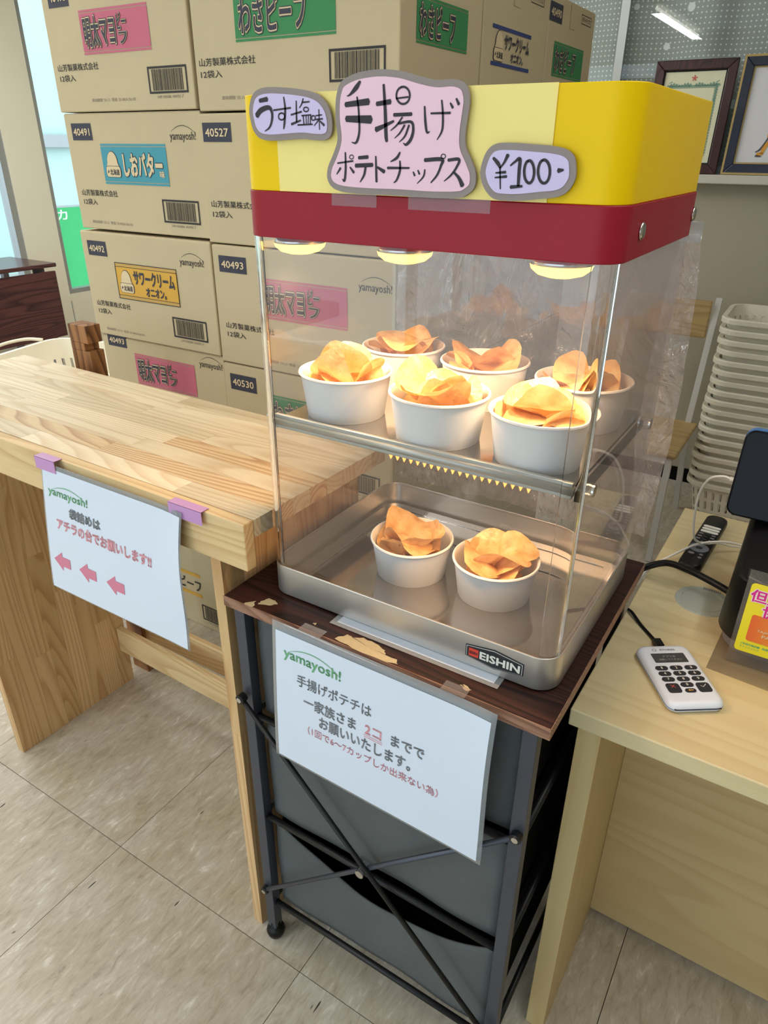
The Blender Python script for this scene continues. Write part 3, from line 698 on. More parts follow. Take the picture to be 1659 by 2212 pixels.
# the rows behind, whose ends face the counter side
for k, (y0, d, lab) in enumerate(((1.050, 0.400, 'second'), (1.456, 0.388, 'third'))):
    for j, (z, hh) in enumerate(((1.580, 0.296), (1.290, 0.284), (0.985, 0.300), (0.670, 0.310), (0.335, 0.333), (0.0, 0.333))):
        lb = 'brown box end-on in the %s row back, %s' % (lab, ['top of its stack', 'one below the top', 'third from the top', 'fourth from the top', 'second from the floor', 'on the floor'][j])
        o = carton(lb, -0.736, y0, z, 0.547, d, hh)
        if j == 0:
            fm = side_map(0.547)
            if k == 0:
                o['label'] = 'brown box end-on with blue-barred onion print, top of the middle row'
                banner(o, fm, 0.050, 0.105, 0.240, 0.082, 'sourblue'); code(o, fm, 0.04, 0.245, 0.085, 0.04, '40492')
                a = MB(); frame_into(a, 0.27, 0.256, 0.36, 0.280, 0.0015, fm, 1); text_into(a, 'ポテトチップス', (0.278, 0.261, 0.352, 0.275), fm, 1, 0.01); a.build('lettering', MAT['ink_black'], o)
            else:
                o['label'] = 'rearmost top brown box coded 40490 with green banner, beside the curtain'
                banner(o, fm, 0.055, 0.112, 0.255, 0.082, 'wasa'); code(o, fm, 0.0, 0.236, 0.098, 0.043, '40490')
                a = MB(); frame_into(a, 0.258, 0.257, 0.35, 0.280, 0.0015, fm, 1); text_into(a, 'ポテトチップス', (0.266, 0.262, 0.342, 0.275), fm, 1, 0.01); a.build('lettering', MAT['ink_black'], o)
            q = MB(); rect_into(q, 0.165, 0.235, 0.205, 0.296, fm, 1); q.build('tape', MAT['cardboard'], o)

# ================================================================ PINE TABLE
A1 = -0.0216
pt = thing('pine_table', 'laminated pine table with panel legs, left of the snack showcase', 'table', (-0.012, -0.042, 0), A1, local=True)
ZT = 1.007; TL_ = 1.155; TDp = 0.382; nrow = 8
rr = random.Random(3); rw = (TDp-0.022)/nrow
for i in range(nrow):
    x = -TL_; y0 = 0.022+i*rw
    first = True
    while x < -0.01:
        L = rr.uniform(0.26, 0.52) if not first else rr.uniform(0.12, 0.45)
        first = False; x1 = min(0.0, x+L)
        if -x1 < 0.09: x1 = 0.0
        MB().box(x+0.0002, x1-0.0002, y0+0.00025, y0+rw-0.00025, ZT-0.030, ZT).build('stave', MAT['pine_heart' if rr.random() < 0.05 or (i == 1 and x < -0.3 and x > -0.95) else 'pine_top'], pt)
        x = x1
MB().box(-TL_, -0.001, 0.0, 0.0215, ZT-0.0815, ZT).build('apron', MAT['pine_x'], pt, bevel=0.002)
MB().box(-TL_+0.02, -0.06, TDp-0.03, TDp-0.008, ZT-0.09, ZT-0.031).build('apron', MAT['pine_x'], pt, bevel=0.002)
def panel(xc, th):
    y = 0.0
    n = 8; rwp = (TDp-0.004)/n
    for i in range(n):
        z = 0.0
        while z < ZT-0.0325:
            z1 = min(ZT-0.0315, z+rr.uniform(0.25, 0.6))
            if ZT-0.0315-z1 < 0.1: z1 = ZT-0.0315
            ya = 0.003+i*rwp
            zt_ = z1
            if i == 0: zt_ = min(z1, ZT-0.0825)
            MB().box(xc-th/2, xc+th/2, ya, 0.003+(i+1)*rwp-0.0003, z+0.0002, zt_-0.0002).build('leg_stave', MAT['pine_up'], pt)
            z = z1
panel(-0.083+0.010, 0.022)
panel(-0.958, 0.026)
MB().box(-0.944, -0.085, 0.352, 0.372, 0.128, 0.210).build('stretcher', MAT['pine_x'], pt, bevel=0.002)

# notched wooden rack behind, carrying a basket
wr = thing('wooden_rack', 'weathered wooden rack with a notched post behind the pine table', 'rack', (-0.96, 0.42, 0))
def post(x, y, zt):
    m = MB(); m.box(x-0.035, x+0.035, y-0.022, y+0.022, 0, zt-0.065)
    m.box(x-0.035, x+0.018, y-0.022, y+0.022, zt-0.065, zt-0.045)
    m.box(x-0.035, x+0.035, y-0.022, y+0.022, zt-0.045, zt)
    return m.build('post', MAT['old_post'], wr, bevel=0.0015)
post(-0.965, 0.425, 1.103); post(-1.62, 0.425, 0.98); 
MB().box(-1.93, -1.27, 0.50, 1.02, 0.60, 0.62).build('shelf', MAT['old_post'], wr)
MB().box(-1.93, -0.93, 0.447, 0.50, 0.57, 0.60).build('rail', MAT['old_post'], wr)
MB().box(-0.93, -0.12, 0.415, 0.435, 0.125, 0.212).build('rail', MAT['pine_x'], wr, bevel=0.002)
MB().box(-0.155, -0.12, 0.40, 0.435, 0.0, 0.125).build('foot', MAT['pine_x'], wr)
for x, y in ((-1.91, 0.52), (-1.91, 1.0), (-1.29, 0.52), (-1.29, 1.0)):
    MB().box(x-0.018, x+0.018, y-0.018, y+0.018, 0, 0.60).build('leg', MAT['old_post'], wr)

# ================================================================ BASKETS
def rr3(w_, d_, r, z, k=8): return [(x, y, z) for x, y in rrect(w_, d_, r, k)]
def resample(w_, d_, r, n, z):
    P = rrect(w_, d_, r, 8); seg = []; tot = 0
    for i in range(len(P)):
        a, b = P[i], P[(i+1) % len(P)]; L = math.hypot(b[0]-a[0], b[1]-a[1]); seg.append((tot, L, a, b)); tot += L
    out = []
    for k in range(n):
        s = tot*k/n
        for t0, L, a, b in seg:
            if t0 <= s <= t0+L+1e-9 and L > 0:
                f = (s-t0)/L; out.append((a[0]+(b[0]-a[0])*f, a[1]+(b[1]-a[1])*f, z)); break
    return out
def basket(label, loc, rz, w_=0.50, d_=0.36, h_=0.21, group=None, handle=False):
    o = thing('plastic_basket', label, 'basket', loc, rz, group, local=True)
    n = 150; lv = [0, 0.02, 0.06, 0.075, 0.115, 0.13, 0.165, h_]
    rings = [resample(w_*(0.84+0.16*z/h_), d_*(0.82+0.18*z/h_), 0.06, n, z) for z in lv]
    vs = [p for r in rings for p in r]; fs = []
    for k in range(len(lv)-1):
        for i in range(n):
            if k in (1, 3, 5) and i % 3 == 1: continue
            j = (i+1) % n; fs.append((k*n+i, k*n+j, (k+1)*n+j, (k+1)*n+i))
    fs.append(tuple(range(n-1, -1, -1)))
    me = bpy.data.meshes.new('basket_body'); me.from_pydata(vs, [], fs)
    b = link_mesh('basket_body', me, o, MAT['basket']); s = b.modifiers.new('solid', 'SOLIDIFY'); s.thickness = 0.0022; s.offset = 1
    rm = MB()
    prof = [(0.0, 0.0), (0.016, 0.0), (0.020, -0.004), (0.020, -0.020), (0.016, -0.021), (0.0155, -0.006), (0.0, -0.005)]
    R = [[(x, y, h_+dz) for x, y in rrect(w_+2*a, d_+2*a, 0.06+a, 8)] for a, dz in prof]
    R.append(R[0]); rm.loft(R, cap=False); q = rm.build('rim', MAT['basket'], o)
    if handle:
        pts = spline([(-w_/2-0.012, -0.12, h_+0.004), (-w_/2-0.05, -0.08, h_+0.012), (-w_/2-0.065, 0, h_+0.014), (-w_/2-0.05, 0.08, h_+0.012), (-w_/2-0.012, 0.12, h_+0.004)], 6)
        MB().tube(pts, 0.006, 8).build('handle', MAT['basket'], o, smooth=True)
    return o
bk = basket('lone white plastic basket on the rack beyond the pine table', (-1.545, 0.79, 0.622), 0.22, h_=0.235, handle=True)
NB = 18
k0 = basket('bottom basket of the tall white stack, its slotted side showing', (0.545, 2.62, 0.0), 0.03, group='nested baskets in the tall stack')
rb = random.Random(5)
for k in range(1, NB):
    c = copy_tree(k0); c.location = (0.545+rb.uniform(-0.004, 0.004), 2.62+rb.uniform(-0.004, 0.004), 0.0415*k); c.rotation_euler[2] = 0.03+rb.uniform(-0.012, 0.012)
    if k == NB-1: c['label'] = 'topmost white basket of the tall stack, open inside showing'
    else:
        od = ['second', 'third', 'fourth', 'fifth', 'sixth', 'seventh', 'eighth', 'ninth', 'tenth', 'eleventh', 'twelfth', 'thirteenth', 'fourteenth', 'fifteenth', 'sixteenth', 'seventeenth'][NB-2-k]
        c['label'] = 'white plastic basket nested in the tall stack, %s rim from the top' % od
    c['group'] = 'nested baskets in the tall stack'

# ================================================================ CHAIR BY THE BACK WALL
ch = thing('dining_chair', 'wooden-seat chair with white metal frame by the back wall', 'chair', (0.06, 2.3, 0))
MB().box(-0.15, 0.272, 2.075, 2.52, 0.420, 0.442).build('seat', MAT['seat_wood'], ch, bevel=0.008)
for x, y, x2, y2 in ((-0.12, 2.10, -0.135, 2.0), (0.245, 2.10, 0.262, 1.99), (-0.12, 2.49, -0.13, 2.56), (0.235, 2.49, 0.250, 2.56)):
    MB().obox((x2, y2, 0), (x, y, 0.42), 0.024, 0.024, (0, 1, 0)).build('leg', MAT['white_paint'], ch)
MB().box(-0.13, 0.25, 2.09, 2.11, 0.395, 0.418).box(-0.13, 0.25, 2.48, 2.50, 0.395, 0.418).box(-0.13, -0.11, 2.11, 2.48, 0.395, 0.418).box(0.23, 0.25, 2.11, 2.48, 0.395, 0.418).build('seat_frame', MAT['white_paint'], ch)
for x in (-0.125, 0.232):
    MB().obox((x, 2.50, 0.40), (x+0.002, 2.64, 0.955), 0.024, 0.022, (0, 1, 0)).build('back_post', MAT['white_paint'], ch)
MB().box(-0.14, 0.214, 2.598, 2.616, 0.79, 0.945).build('backrest', MAT['seat_wood'], ch, bevel=0.006)

# ================================================================ DARK FOLDING TABLE
ft = thing('folding_table', 'dark red-brown drop-leaf table by the left window', 'table', (-3.7, 1.6, 0))
MB().box(-3.98, -3.50, 1.05, 2.10, 0.842, 0.866).build('tabletop', MAT['dark_leaf'], ft, bevel=0.006)
MB().box(-3.505, -3.485, 1.05, 2.075, 0.425, 0.822).build('leaf', MAT['dark_leaf'], ft, bevel=0.003)
for y in (1.2, 1.95):
    MB().box(-3.50, -3.492, y-0.02, y+0.02, 0.80, 0.843).build('hinge', MAT['black_metal'], ft)
for x in (-3.95, -3.56):
    for y in (1.10, 2.02):
        MB().box(x-0.018, x+0.018, y-0.018, y+0.018, 0, 0.842).build('leg', MAT['grey_plastic'], ft)

# ================================================================ FRAMES ON THE SILL
def lean(y0, th): return lambda u, v, l: (u, y0 + (v-1.422)*th - 0.0012*l, v)
def pframe(name, label, x0, x1, z1, bw, mo, mi, inner, y0=2.83, cat='picture'):
    o = thing(name, label, cat, ((x0+x1)/2, y0, 1.421)); fm = lean(y0, 0.10)
    z0 = 1.4215
    def bar(pts, d0, d1, nm, m, lb=None):
        f = [fm(u, v, 0) for u, v in pts]
        vs = [(p[0], p[1]-d1, p[2]) for p in f] + [(p[0], p[1]+d0, p[2]) for p in f]
        n = len(pts); fs = [tuple(range(n)), tuple(range(2*n-1, n-1, -1))] + [(i, n+i, n+(i+1) % n, (i+1) % n) for i in range(n)]
        q = MB().add(vs, fs).build(nm, m, o); fix_normals(q); bev(q, 0.003, 2); return q
    b = bw
    for P in ([(x0,z0),(x1,z0),(x1-b,z0+b),(x0+b,z0+b)], [(x1,z0),(x1,z1),(x1-b,z1-b),(x1-b,z0+b)], [(x1,z1),(x0,z1),(x0+b,z1-b),(x1-b,z1-b)], [(x0,z1),(x0,z0),(x0+b,z0+b),(x0+b,z1-b)]):
        bar(P, 0.012, 0.014, 'frame_side', MAT[mo])
    q = MB(); frame_into(q, x0+b, z0+b, x1-b, z1-b, 0.006, fm, 2); q.build('inner_trim', MAT[mi], o)
    q = MB(); rect_into(q, x0+b, z0+b, x1-b, z1-b, fm, 0.5); pp = q.build('picture_sheet', MAT[inner], o)
    return o, fm, pp, (x0+b, z0+b, x1-b, z1-b)
f1, fm, pp, (u0, v0, u1, v1) = pframe('certificate_frame', 'certificate in a dark reddish frame standing on the window sill', -0.232, 0.088, 1.842, 0.036, 'frame_brown', 'black_plastic', 'cert', cat='certificate')
q = MB(); frame_into(q, u0+0.028, v0+0.03, u1-0.028, v1-0.055, 0.006, fm, 2); frame_into(q, u0+0.036, v0+0.038, u1-0.036, v1-0.063, 0.002, fm, 2)
for k in range(9):
    for s in (-1, 1):
        a = 0.006+0.011*k; x = (u0+u1)/2+s*(a+0.006); ribbon_into(q, [(x-0.004, v1-0.060, 0.003), (x, v1-0.050+0.004*sin(k*1.3), 0.004), (x+0.005, v1-0.060, 0.003)], fm, 2, 3)
for k in range(26):
    for x in (u0+0.031, u1-0.031):
        z = v0+0.04+0.0105*k; ribbon_into(q, [(x-0.006, z, 0.0015), (x+0.006, z+0.005, 0.003)], fm, 2)
q.build('ornament', MAT['cert_ink'], pp)
q = MB(); cx = (u0+u1)/2
for k in range(5):
    a = pi/2+k*2*pi/5; ribbon_into(q, [(cx, v1-0.030, 0.002), (cx+0.010*cos(a), v1-0.030+0.010*sin(a), 0.005)], fm, 2)
q.build('emblem', MAT['red_ink'], pp)
f2, fm, pp, (u0, v0, u1, v1) = pframe('picture_frame', 'navy and gold framed painting at the right end of the sill', 0.108, 0.52, 1.850, 0.040, 'frame_navy', 'gold', 'art_white')
q = MB(); z0_ = 1.4215; frame_into(q, 0.108, z0_, 0.52, 1.850, 0.008, lambda u, v, l: (u, 2.83+(v-1.422)*0.10-0.0152, v), 1); q.build('inner_trim', MAT['gold'], f2)
q = MB()
for s in ([(0.245, 1.50, 0.012), (0.255, 1.53, 0.016), (0.275, 1.55, 0.010)], [(0.262, 1.56, 0.020), (0.268, 1.60, 0.024), (0.28, 1.64, 0.018)], [(0.23, 1.497, 0.014), (0.25, 1.50, 0.010)]): ribbon_into(q, s, fm, 2)
q.build('brush_strokes', MAT['art_orange'], pp)
q = MB()
for s in ([(0.222, 1.505, 0.004), (0.236, 1.515, 0.007), (0.25, 1.54, 0.006), (0.262, 1.57, 0.005)], [(0.225, 1.492, 0.008), (0.245, 1.490, 0.005)], [(0.25, 1.66, 0.004), (0.262, 1.69, 0.006), (0.275, 1.70, 0.004)], [(0.255, 1.64, 0.003), (0.268, 1.66, 0.005)]): ribbon_into(q, s, fm, 2)
q.build('brush_strokes', MAT['art_grey'], pp)

# ================================================================ BLACK DRAWER RACK
rk = thing('drawer_rack', 'black metal rack with grey fabric drawers and a worn dark wood top', 'rack', (0.21, 0.17, 0))
RX0, RX1, RY0, RY1, RZ = -0.056, 0.482, -0.057, 0.405, 0.876
bd = MB().box(RX0, RX1, RY0+0.0012, RY1, RZ-0.018, RZ).build('top_board', MAT['walnut'], rk, bevel=0.001)
MB().box(RX0, RX1, RY0, RY0+0.0012, RZ-0.018, RZ).build('edge_band', MAT['walnut_edge'], bd)
MB().box(RX1, RX1+0.0010, RY0, RY1, RZ-0.018, RZ).build('edge_band', MAT['walnut_edge'], bd)
ftop = lambda u, v, l: (u, v, RZ+0.0004*l)
def blob(pts, seed):
    r = random.Random(seed); out = []
    for i in range(len(pts)):
        a, b = pts[i], pts[(i+1) % len(pts)]
        for k in range(3):
            t = k/3; out.append((a[0]+(b[0]-a[0])*t + (r.uniform(-.002, .002) if k else 0), a[1]+(b[1]-a[1])*t + (r.uniform(-.0015, .0015) if k else 0)))
    return out
def tri_blob(mb, pts, seed):
    P = blob(pts, seed); cx = sum(p[0] for p in P)/len(P); cy = sum(p[1] for p in P)/len(P); n = len(P)
    mb.add([ftop(x, y, 1) for x, y in P]+[ftop(cx, cy, 1)], [(i, (i+1) % n, n) for i in range(n)])
for i, P in enumerate(([(0.004,-0.038),(0.010,-0.024),(0.022,-0.024),(0.032,-0.030),(0.022,-0.040),(0.006,-0.046)],
          [(0.156,-0.052),(0.166,-0.034),(0.176,-0.036),(0.190,-0.028),(0.212,-0.030),(0.232,-0.036),(0.236,-0.044),(0.256,-0.044),(0.262,-0.052),(0.240,-0.0568),(0.19,-0.0568)],
          [(0.352,-0.044),(0.357,-0.040),(0.370,-0.045),(0.364,-0.050)], [(0.107,-0.040),(0.112,-0.036),(0.114,-0.041)],
          [(-0.012,-0.052),(-0.002,-0.040),(0.004,-0.0568),(-0.012,-0.0568)])):
    q = MB(); tri_blob(q, P, i); q.build('chipped_patch', MAT['chipboard'], bd)
LX = (-0.036, 0.455); LY = (-0.036, 0.385)
for x in LX:
    for y in LY:
        lg = MB().box(x-0.0105, x+0.0105, y-0.0105, y+0.0105, 0.035, RZ-0.018).build('leg', MAT['grey_metal'] if (y < 0) else MAT['black_metal'], rk, bevel=0.001)
        MB().lathe([(0.008, 0.0), (0.017, 0.004), (0.020, 0.016), (0.016, 0.028), (0.011, 0.031), (0.011, 0.045), (0.006, 0.047)], 20, (x, y, 0)).build('ball_foot', MAT['black_plastic'], lg, smooth=True)
for z in (0.115, 0.372, 0.625):
    for y in LY: MB().cyl((LX[0], y, z), (LX[1], y, z), 0.006, 10).build('rail', MAT['black_metal'], rk, smooth=True)
    for x in LX: MB().cyl((x, LY[0], z), (x, LY[1], z), 0.006, 10).build('rail', MAT['black_metal'], rk, smooth=True)
def brace(a, b):
    d = Vector(b)-Vector(a)
    o = MB().cyl(a, b, 0.0045, 10).build('brace', MAT['grey_metal'] if a[2] < b[2] else MAT['black_metal'], rk, smooth=True)
    for p, t in ((a, 0.02), (b, -0.02)):
        q = Vector(p)+Vector((0, -0.005, 0)); MB().cyl(q, q+Vector((0, 0.012, 0)), 0.0085, 14).build('bolt', MAT['black_metal'], o)
        MB().cyl(q+Vector((0, -0.002, 0)), q, 0.005, 12).build('bolt_head', MAT['chrome'], o)
brace((-0.038, -0.052, 0.163), (0.457, -0.052, 0.660))
brace((-0.038, -0.060, 0.676), (0.457, -0.060, 0.165))
MB().cyl((0.205, -0.070, 0.412), (0.205, -0.045, 0.412), 0.008, 14).build('pivot', MAT['chrome'], rk)
for i, (z0, z1, sag) in enumerate(((0.632, 0.852, 0.006), (0.378, 0.612, 0.010), (0.120, 0.362, 0.085))):
    d = None
    m = MB(); X0, X1 = LX[0]+0.018, LX[1]-0.016
    def fr(u, v, yoff=0.0):
        top = z1 - sag*(sin(pi*u)**0.8 if 0 < u < 1 else 0)*(0.80+0.35*u) - (0.012 if sag > 0.03 else 0)
        bulge = 0.010*sin(pi*u)*sin(pi*v*0.9) + 0.003*sin(9*u+4*v) + 0.002*sin(17*u-6*v)
        return (X0+(X1-X0)*u, LY[0]+0.012+yoff-bulge*0.6 + (0.008*v*sin(pi*u) if sag > 0.03 else 0), z0+(top-z0)*v)
    m.grid(lambda u, v: fr(u, v), 26, 12)
    f = m.build('drawer_front', MAT['fabric'], rk, smooth=True); s = f.modifiers.new('t', 'SOLIDIFY'); s.thickness = 0.003; s.offset = -1
    MB().box(X0, X1, LY[0]+0.045, LY[1]-0.02, z0, z0+0.004).build('drawer_bottom', MAT['shade_black'], rk)  # drawer insides blackened to carry the shade of the open gap
    for x in (X0, X1-0.003): MB().box(x, x+0.003, LY[0]+0.03, LY[1]-0.02, z0, z1-0.01).build('drawer_side', MAT['shade_black'], rk)
    MB().box(X0, X1, LY[1]-0.022, LY[1]-0.018, z0, z1-0.01).build('drawer_back', MAT['shade_black'], rk)

# spare laminated sheet under the showcase
sp = thing('laminated_sheet', 'blank laminated sheet slipped under the front of the showcase', 'sheet', (0.26, 0, 0.877))
MB().box(0.128, 0.398, -0.026, 0.20, 0.8772, 0.8778).build('laminate', MAT['laminate_edge'], sp)
MB().box(0.137, 0.390, -0.019, 0.19, 0.8779, 0.8784).build('paper', MAT['sheet_white'], sp)

# ================================================================ SHOWCASE
W, D = 0.46, 0.356
hc = thing('food_showcase', 'heated clear showcase with steel base, red trim and yellow hood', 'showcase', (W/2, D/2, 0.876))
RC = 0.028
def rp(e, k=8, r=RC): return rrect(W+2*e, D+2*e, r+e, k, W/2, D/2)
bs = MB().ringwall(rp(0.004), rp(0.001), 0.8790, 0.9300).prism(rp(0.001), 0.8790, 0.8835).build('base', MAT['steel'], hc); auto_smooth(bs); bev(bs, 0.0008, 2)
tr = MB().prism(rp(-0.006), 0.8845, 0.889).build('tray', MAT['tray'], bs)
for i, (x, y) in enumerate(((0.03, 0.03), (0.43, 0.03), (0.03, 0.32), (0.43, 0.32))):
    MB().cyl((x, y, 0.8765), (x, y, 0.879), 0.010, 12).build('foot', MAT['black_plastic'], bs)
# heater slots lines in the tray
q = MB().box(0.03, 0.43, 0.262, 0.264, 0.8892, 0.8905).box(0.03, 0.43, 0.330, 0.332, 0.8892, 0.8905).box(0.03, 0.032, 0.03, 0.33, 0.8892, 0.8905).build('tray_lip', MAT['chrome'], tr)
# badge
fb = lambda u, v, l: (0.3815+u, -0.0042-0.0005*l, 0.904+v)
def hexa(w_, h_, e): return [(-w_/2-e, -h_*0.30-e*0.6), (0, -h_*0.5-e), (w_/2+e, -h_*0.30-e*0.6), (w_/2+e, h_*0.30+e*0.6), (0, h_*0.5+e), (-w_/2-e, h_*0.30+e*0.6)]
q = MB(); P = hexa(0.078, 0.026, 0.0026); n = len(P)
q.add([fb(u, v, 1) for u, v in P]+[fb(u, v, -0.5) for u, v in P], [tuple(range(n))]+[(i, n+i, n+(i+1) % n, (i+1) % n) for i in range(n)])
bg_ = q.build('name_badge', MAT['key_black'], hc)
q = MB(); poly_into(q, hexa(0.078, 0.026, 0.001), fb, 2); q.build('badge_line', MAT['white_plastic'], bg_)
q = MB(); poly_into(q, hexa(0.078, 0.026, 0.0002), fb, 3); q.build('badge_field', MAT['key_black'], bg_)
q = MB(); rect_into(q, -0.036, -0.0065, -0.022, 0.0065, fb, 4); q.build('badge_square', plain('badge_red', (222, 70, 52), 0.5), bg_)
text('ESIN', (-0.0345, -0.002, -0.0235, 0.002), fb, MAT['key_black'], bg_, 5, 0.03)
text('EISHIN', (-0.0195, -0.0058, 0.0365, 0.0058), fb, MAT['white_plastic'], bg_, 4, 0.035)
# clear walls: flat panels, with solid bent corners at the front
T = 0.0045; Z0, Z1 = 0.9305, 1.4065; rc = 0.022
def corner(cx, cy, a0, a1, parent):
    n = 14; ou = [(cx+rc*cos(a0+(a1-a0)*i/n), cy+rc*sin(a0+(a1-a0)*i/n)) for i in range(n+1)]
    inn = [(cx+(rc-T)*cos(a0+(a1-a0)*i/n), cy+(rc-T)*sin(a0+(a1-a0)*i/n)) for i in range(n, -1, -1)]
    o = MB().prism(ou+inn, Z0, Z1).build('bent_corner', MAT['corner'], parent); fix_normals(o); return auto_smooth(o, 50)
ac = MB().box(rc, W-rc, 0.0, T, Z0, Z1).build('front_panel', MAT['acrylic'], hc)
MB().box(0.0, T, rc, D-0.004, Z0, Z1).build('side_panel', MAT['acrylic'], hc)
MB().box(W-T, W, rc, D-0.004, Z0, Z1).build('side_panel', MAT['acrylic_side'], hc)
MB().box(0.004, W-0.004, D-0.009, D-0.005, Z0, Z1).build('back_panel', MAT['acrylic'], hc)
corner(rc, rc, pi, 1.5*pi, hc); corner(W-rc, rc, 1.5*pi, 2*pi, hc)
# shelf
sh = MB().box(0.014, W-0.014, 0.020, 0.330, 1.1575, 1.1625).build('shelf', MAT['tray'], hc)
MB().tube([(0.012, 0.017, 1.160), (W-0.012, 0.017, 1.160)], 0.0065, 10).build('shelf_front_bar', MAT['lip'], sh, smooth=True)
MB().box(0.013, W-0.013, 0.014, 0.020, 1.150, 1.170).build('shelf_lip', MAT['lip'], sh, bevel=0.001)
for x in (0.0085, W-0.0085): MB().box(x-0.003, x+0.003, 0.02, 0.31, 1.146, 1.157).build('side_rail', MAT['shade_black'] if x > 0.2 else MAT['steel'], sh)
for y in (0.030, 0.292):
    for s, x in ((1, W), (-1, 0.0)):
        k = MB().cyl((x-s*0.010, y, 1.160), (x+s*0.006, y, 1.160), 0.0085, 20).build('shelf_stud', MAT['acrylic'], hc, smooth=False)
        MB().cyl((x+s*0.006, y, 1.160), (x+s*0.0085, y, 1.160), 0.0078, 20).build('stud_cap', MAT['chrome'], k)
# row of small glowing points added for the warm dots under the shelf lip
hs_ = MB().box(0.190, 0.400, 0.029, 0.040, 1.1435, 1.1573).build('dot_strip', MAT['shade_black'], sh)
gl = emis('warm_glow_dot', (255, 172, 82), 2.2)
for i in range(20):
    x = 0.197+0.0102*i; q = MB(); q.add([(x-0.0028, 0.0292, 1.1435), (x+0.0028, 0.0292, 1.1435), (x, 0.0292, 1.1370), (x-0.0028, 0.0318, 1.1435), (x+0.0028, 0.0318, 1.1435), (x, 0.0318, 1.1370)], [(0, 2, 1), (3, 4, 5), (0, 1, 4, 3), (1, 2, 5, 4), (2, 0, 3, 5)]); q.build('glow_dot', gl, sh)
lo = area('lower_fill_light', (0.295, 0.050, 1.132), (0.35, 0, 0), 0.22, 0.012, 1.6, (1.0, 0.60, 0.30))  # added warm area light that brightens the lower cups
# red trim with ceiling plate
rt_ = MB().ringwall(rp(0.0035), rp(0.0008), 1.4060, 1.4580).prism(rp(0.0008), 1.4075, 1.4105).build('red_trim', MAT['red'], hc); auto_smooth(rt_); bev(rt_, 0.001, 2)
for y in (0.068, 0.331):
    s = MB().lathe([(0.0088, 0), (0.0088, 0.0015), (0.006, 0.0035), (0.0001, 0.004)], 20).build('trim_screw', MAT['chrome'], rt_, smooth=True)
    s.matrix_local = Matrix.Translation((W+0.0036-W/2, y-D/2, 1.432-0.876)) @ Matrix.Rotation(pi/2, 4, 'Y')
    for v in s.data.vertices: v.co += Vector((W/2, D/2, 0.876))
# transparent tape bits on the trim
for x0, x1 in ((0.135, 0.195), (0.235, 0.330)):
    q = MB(); rect_into(q, x0, 1.446, x1, 1.459, lambda u, v, l: (u, -0.0040, v), 1); q.build('clear_tape', MAT['clear_tape'], rt_)
# yellow hood
yh = MB().ringwall(rp(0.0022), rp(-0.001), 1.4582, 1.5570).build('yellow_hood', MAT['yellow'], hc); auto_smooth(yh); bev(yh, 0.0008, 2)
fpy = lambda u, v, l: (u, -0.0030-0.0006*l, v)
q = MB()
q.box(0.060, 0.388, -0.0036, -0.0026, 1.4585, 1.5575); q.build('yellow_paper', MAT['paper_yellow'], yh)
q = MB(); rect_into(q, 0.030, 1.46, 0.062, 1.556, fpy, 2); rect_into(q, 0.372, 1.458, 0.402, 1.5565, fpy, 3); q.build('clear_tape', MAT['laminate_edge'], yh) if False else None
# heat lamps
bulbm = emis('warm_bulb', (255, 196, 84), 5.5)
BUL = ((0.040, 0.055), (0.196, 0.058), (0.388, 0.062))
for x, y in BUL:
    b = MB().lathe([(0.018, 0.0), (0.030, -0.006), (0.0335, -0.012)], 32, (x, y, 1.4075)).build('heat_lamp', MAT['chrome'], hc, smooth=True)
    MB().lathe([(0.0335, -0.012), (0.032, -0.017), (0.025, -0.0225), (0.014, -0.0255), (0.0005, -0.027)], 32, (x, y, 1.4075)).build('lamp_face', bulbm, b, smooth=True)
    ld = bpy.data.lights.new('heat_lamp_light', 'SPOT'); ld.energy = 6.5; ld.color = (1.0, 0.66, 0.36); ld.shadow_soft_size = 0.03; ld.spot_size = radians(155); ld.spot_blend = 0.6
    lo = bpy.data.objects.new('heat_lamp_light', ld); COL.objects.link(lo); lo.location = (x, y+0.01, 1.376); lo.parent = None
# plastic film hung at the back of the showcase
fv = thing('plastic_film', 'crinkled clear plastic film hanging behind the showcase', 'film', (W/2, 0.37, 0.93))
def film(u, v):
    x = -0.004+0.478*u; z = 0.93+0.475*v
    y = 0.374 + 0.010*noise.noise(Vector((x*7, 0, z*5))) + 0.010*abs(noise.noise(Vector((x*20, 3, z*11)))) + 0.006*abs(noise.noise(Vector((x*45+z*20, 7, z*35)))) + 0.014*(1-v)*u
    x += 0.012*u*sin(pi*v)*(u > 0.9) + 0.004*noise.noise(Vector((0, 5, z*14)))
    return (x, y, z)
q = MB().grid(film, 110, 110).build('film_sheet', MAT['film'], fv, smooth=True)
MB().box(W-0.02, W+0.012, 0.366, 0.38, 1.395, 1.420).build('tape', MAT['laminate_edge'], fv)
MB().box(0.02, 0.05, 0.3575, 0.372, 1.39, 1.41).build('tape', MAT['laminate_edge'], fv)

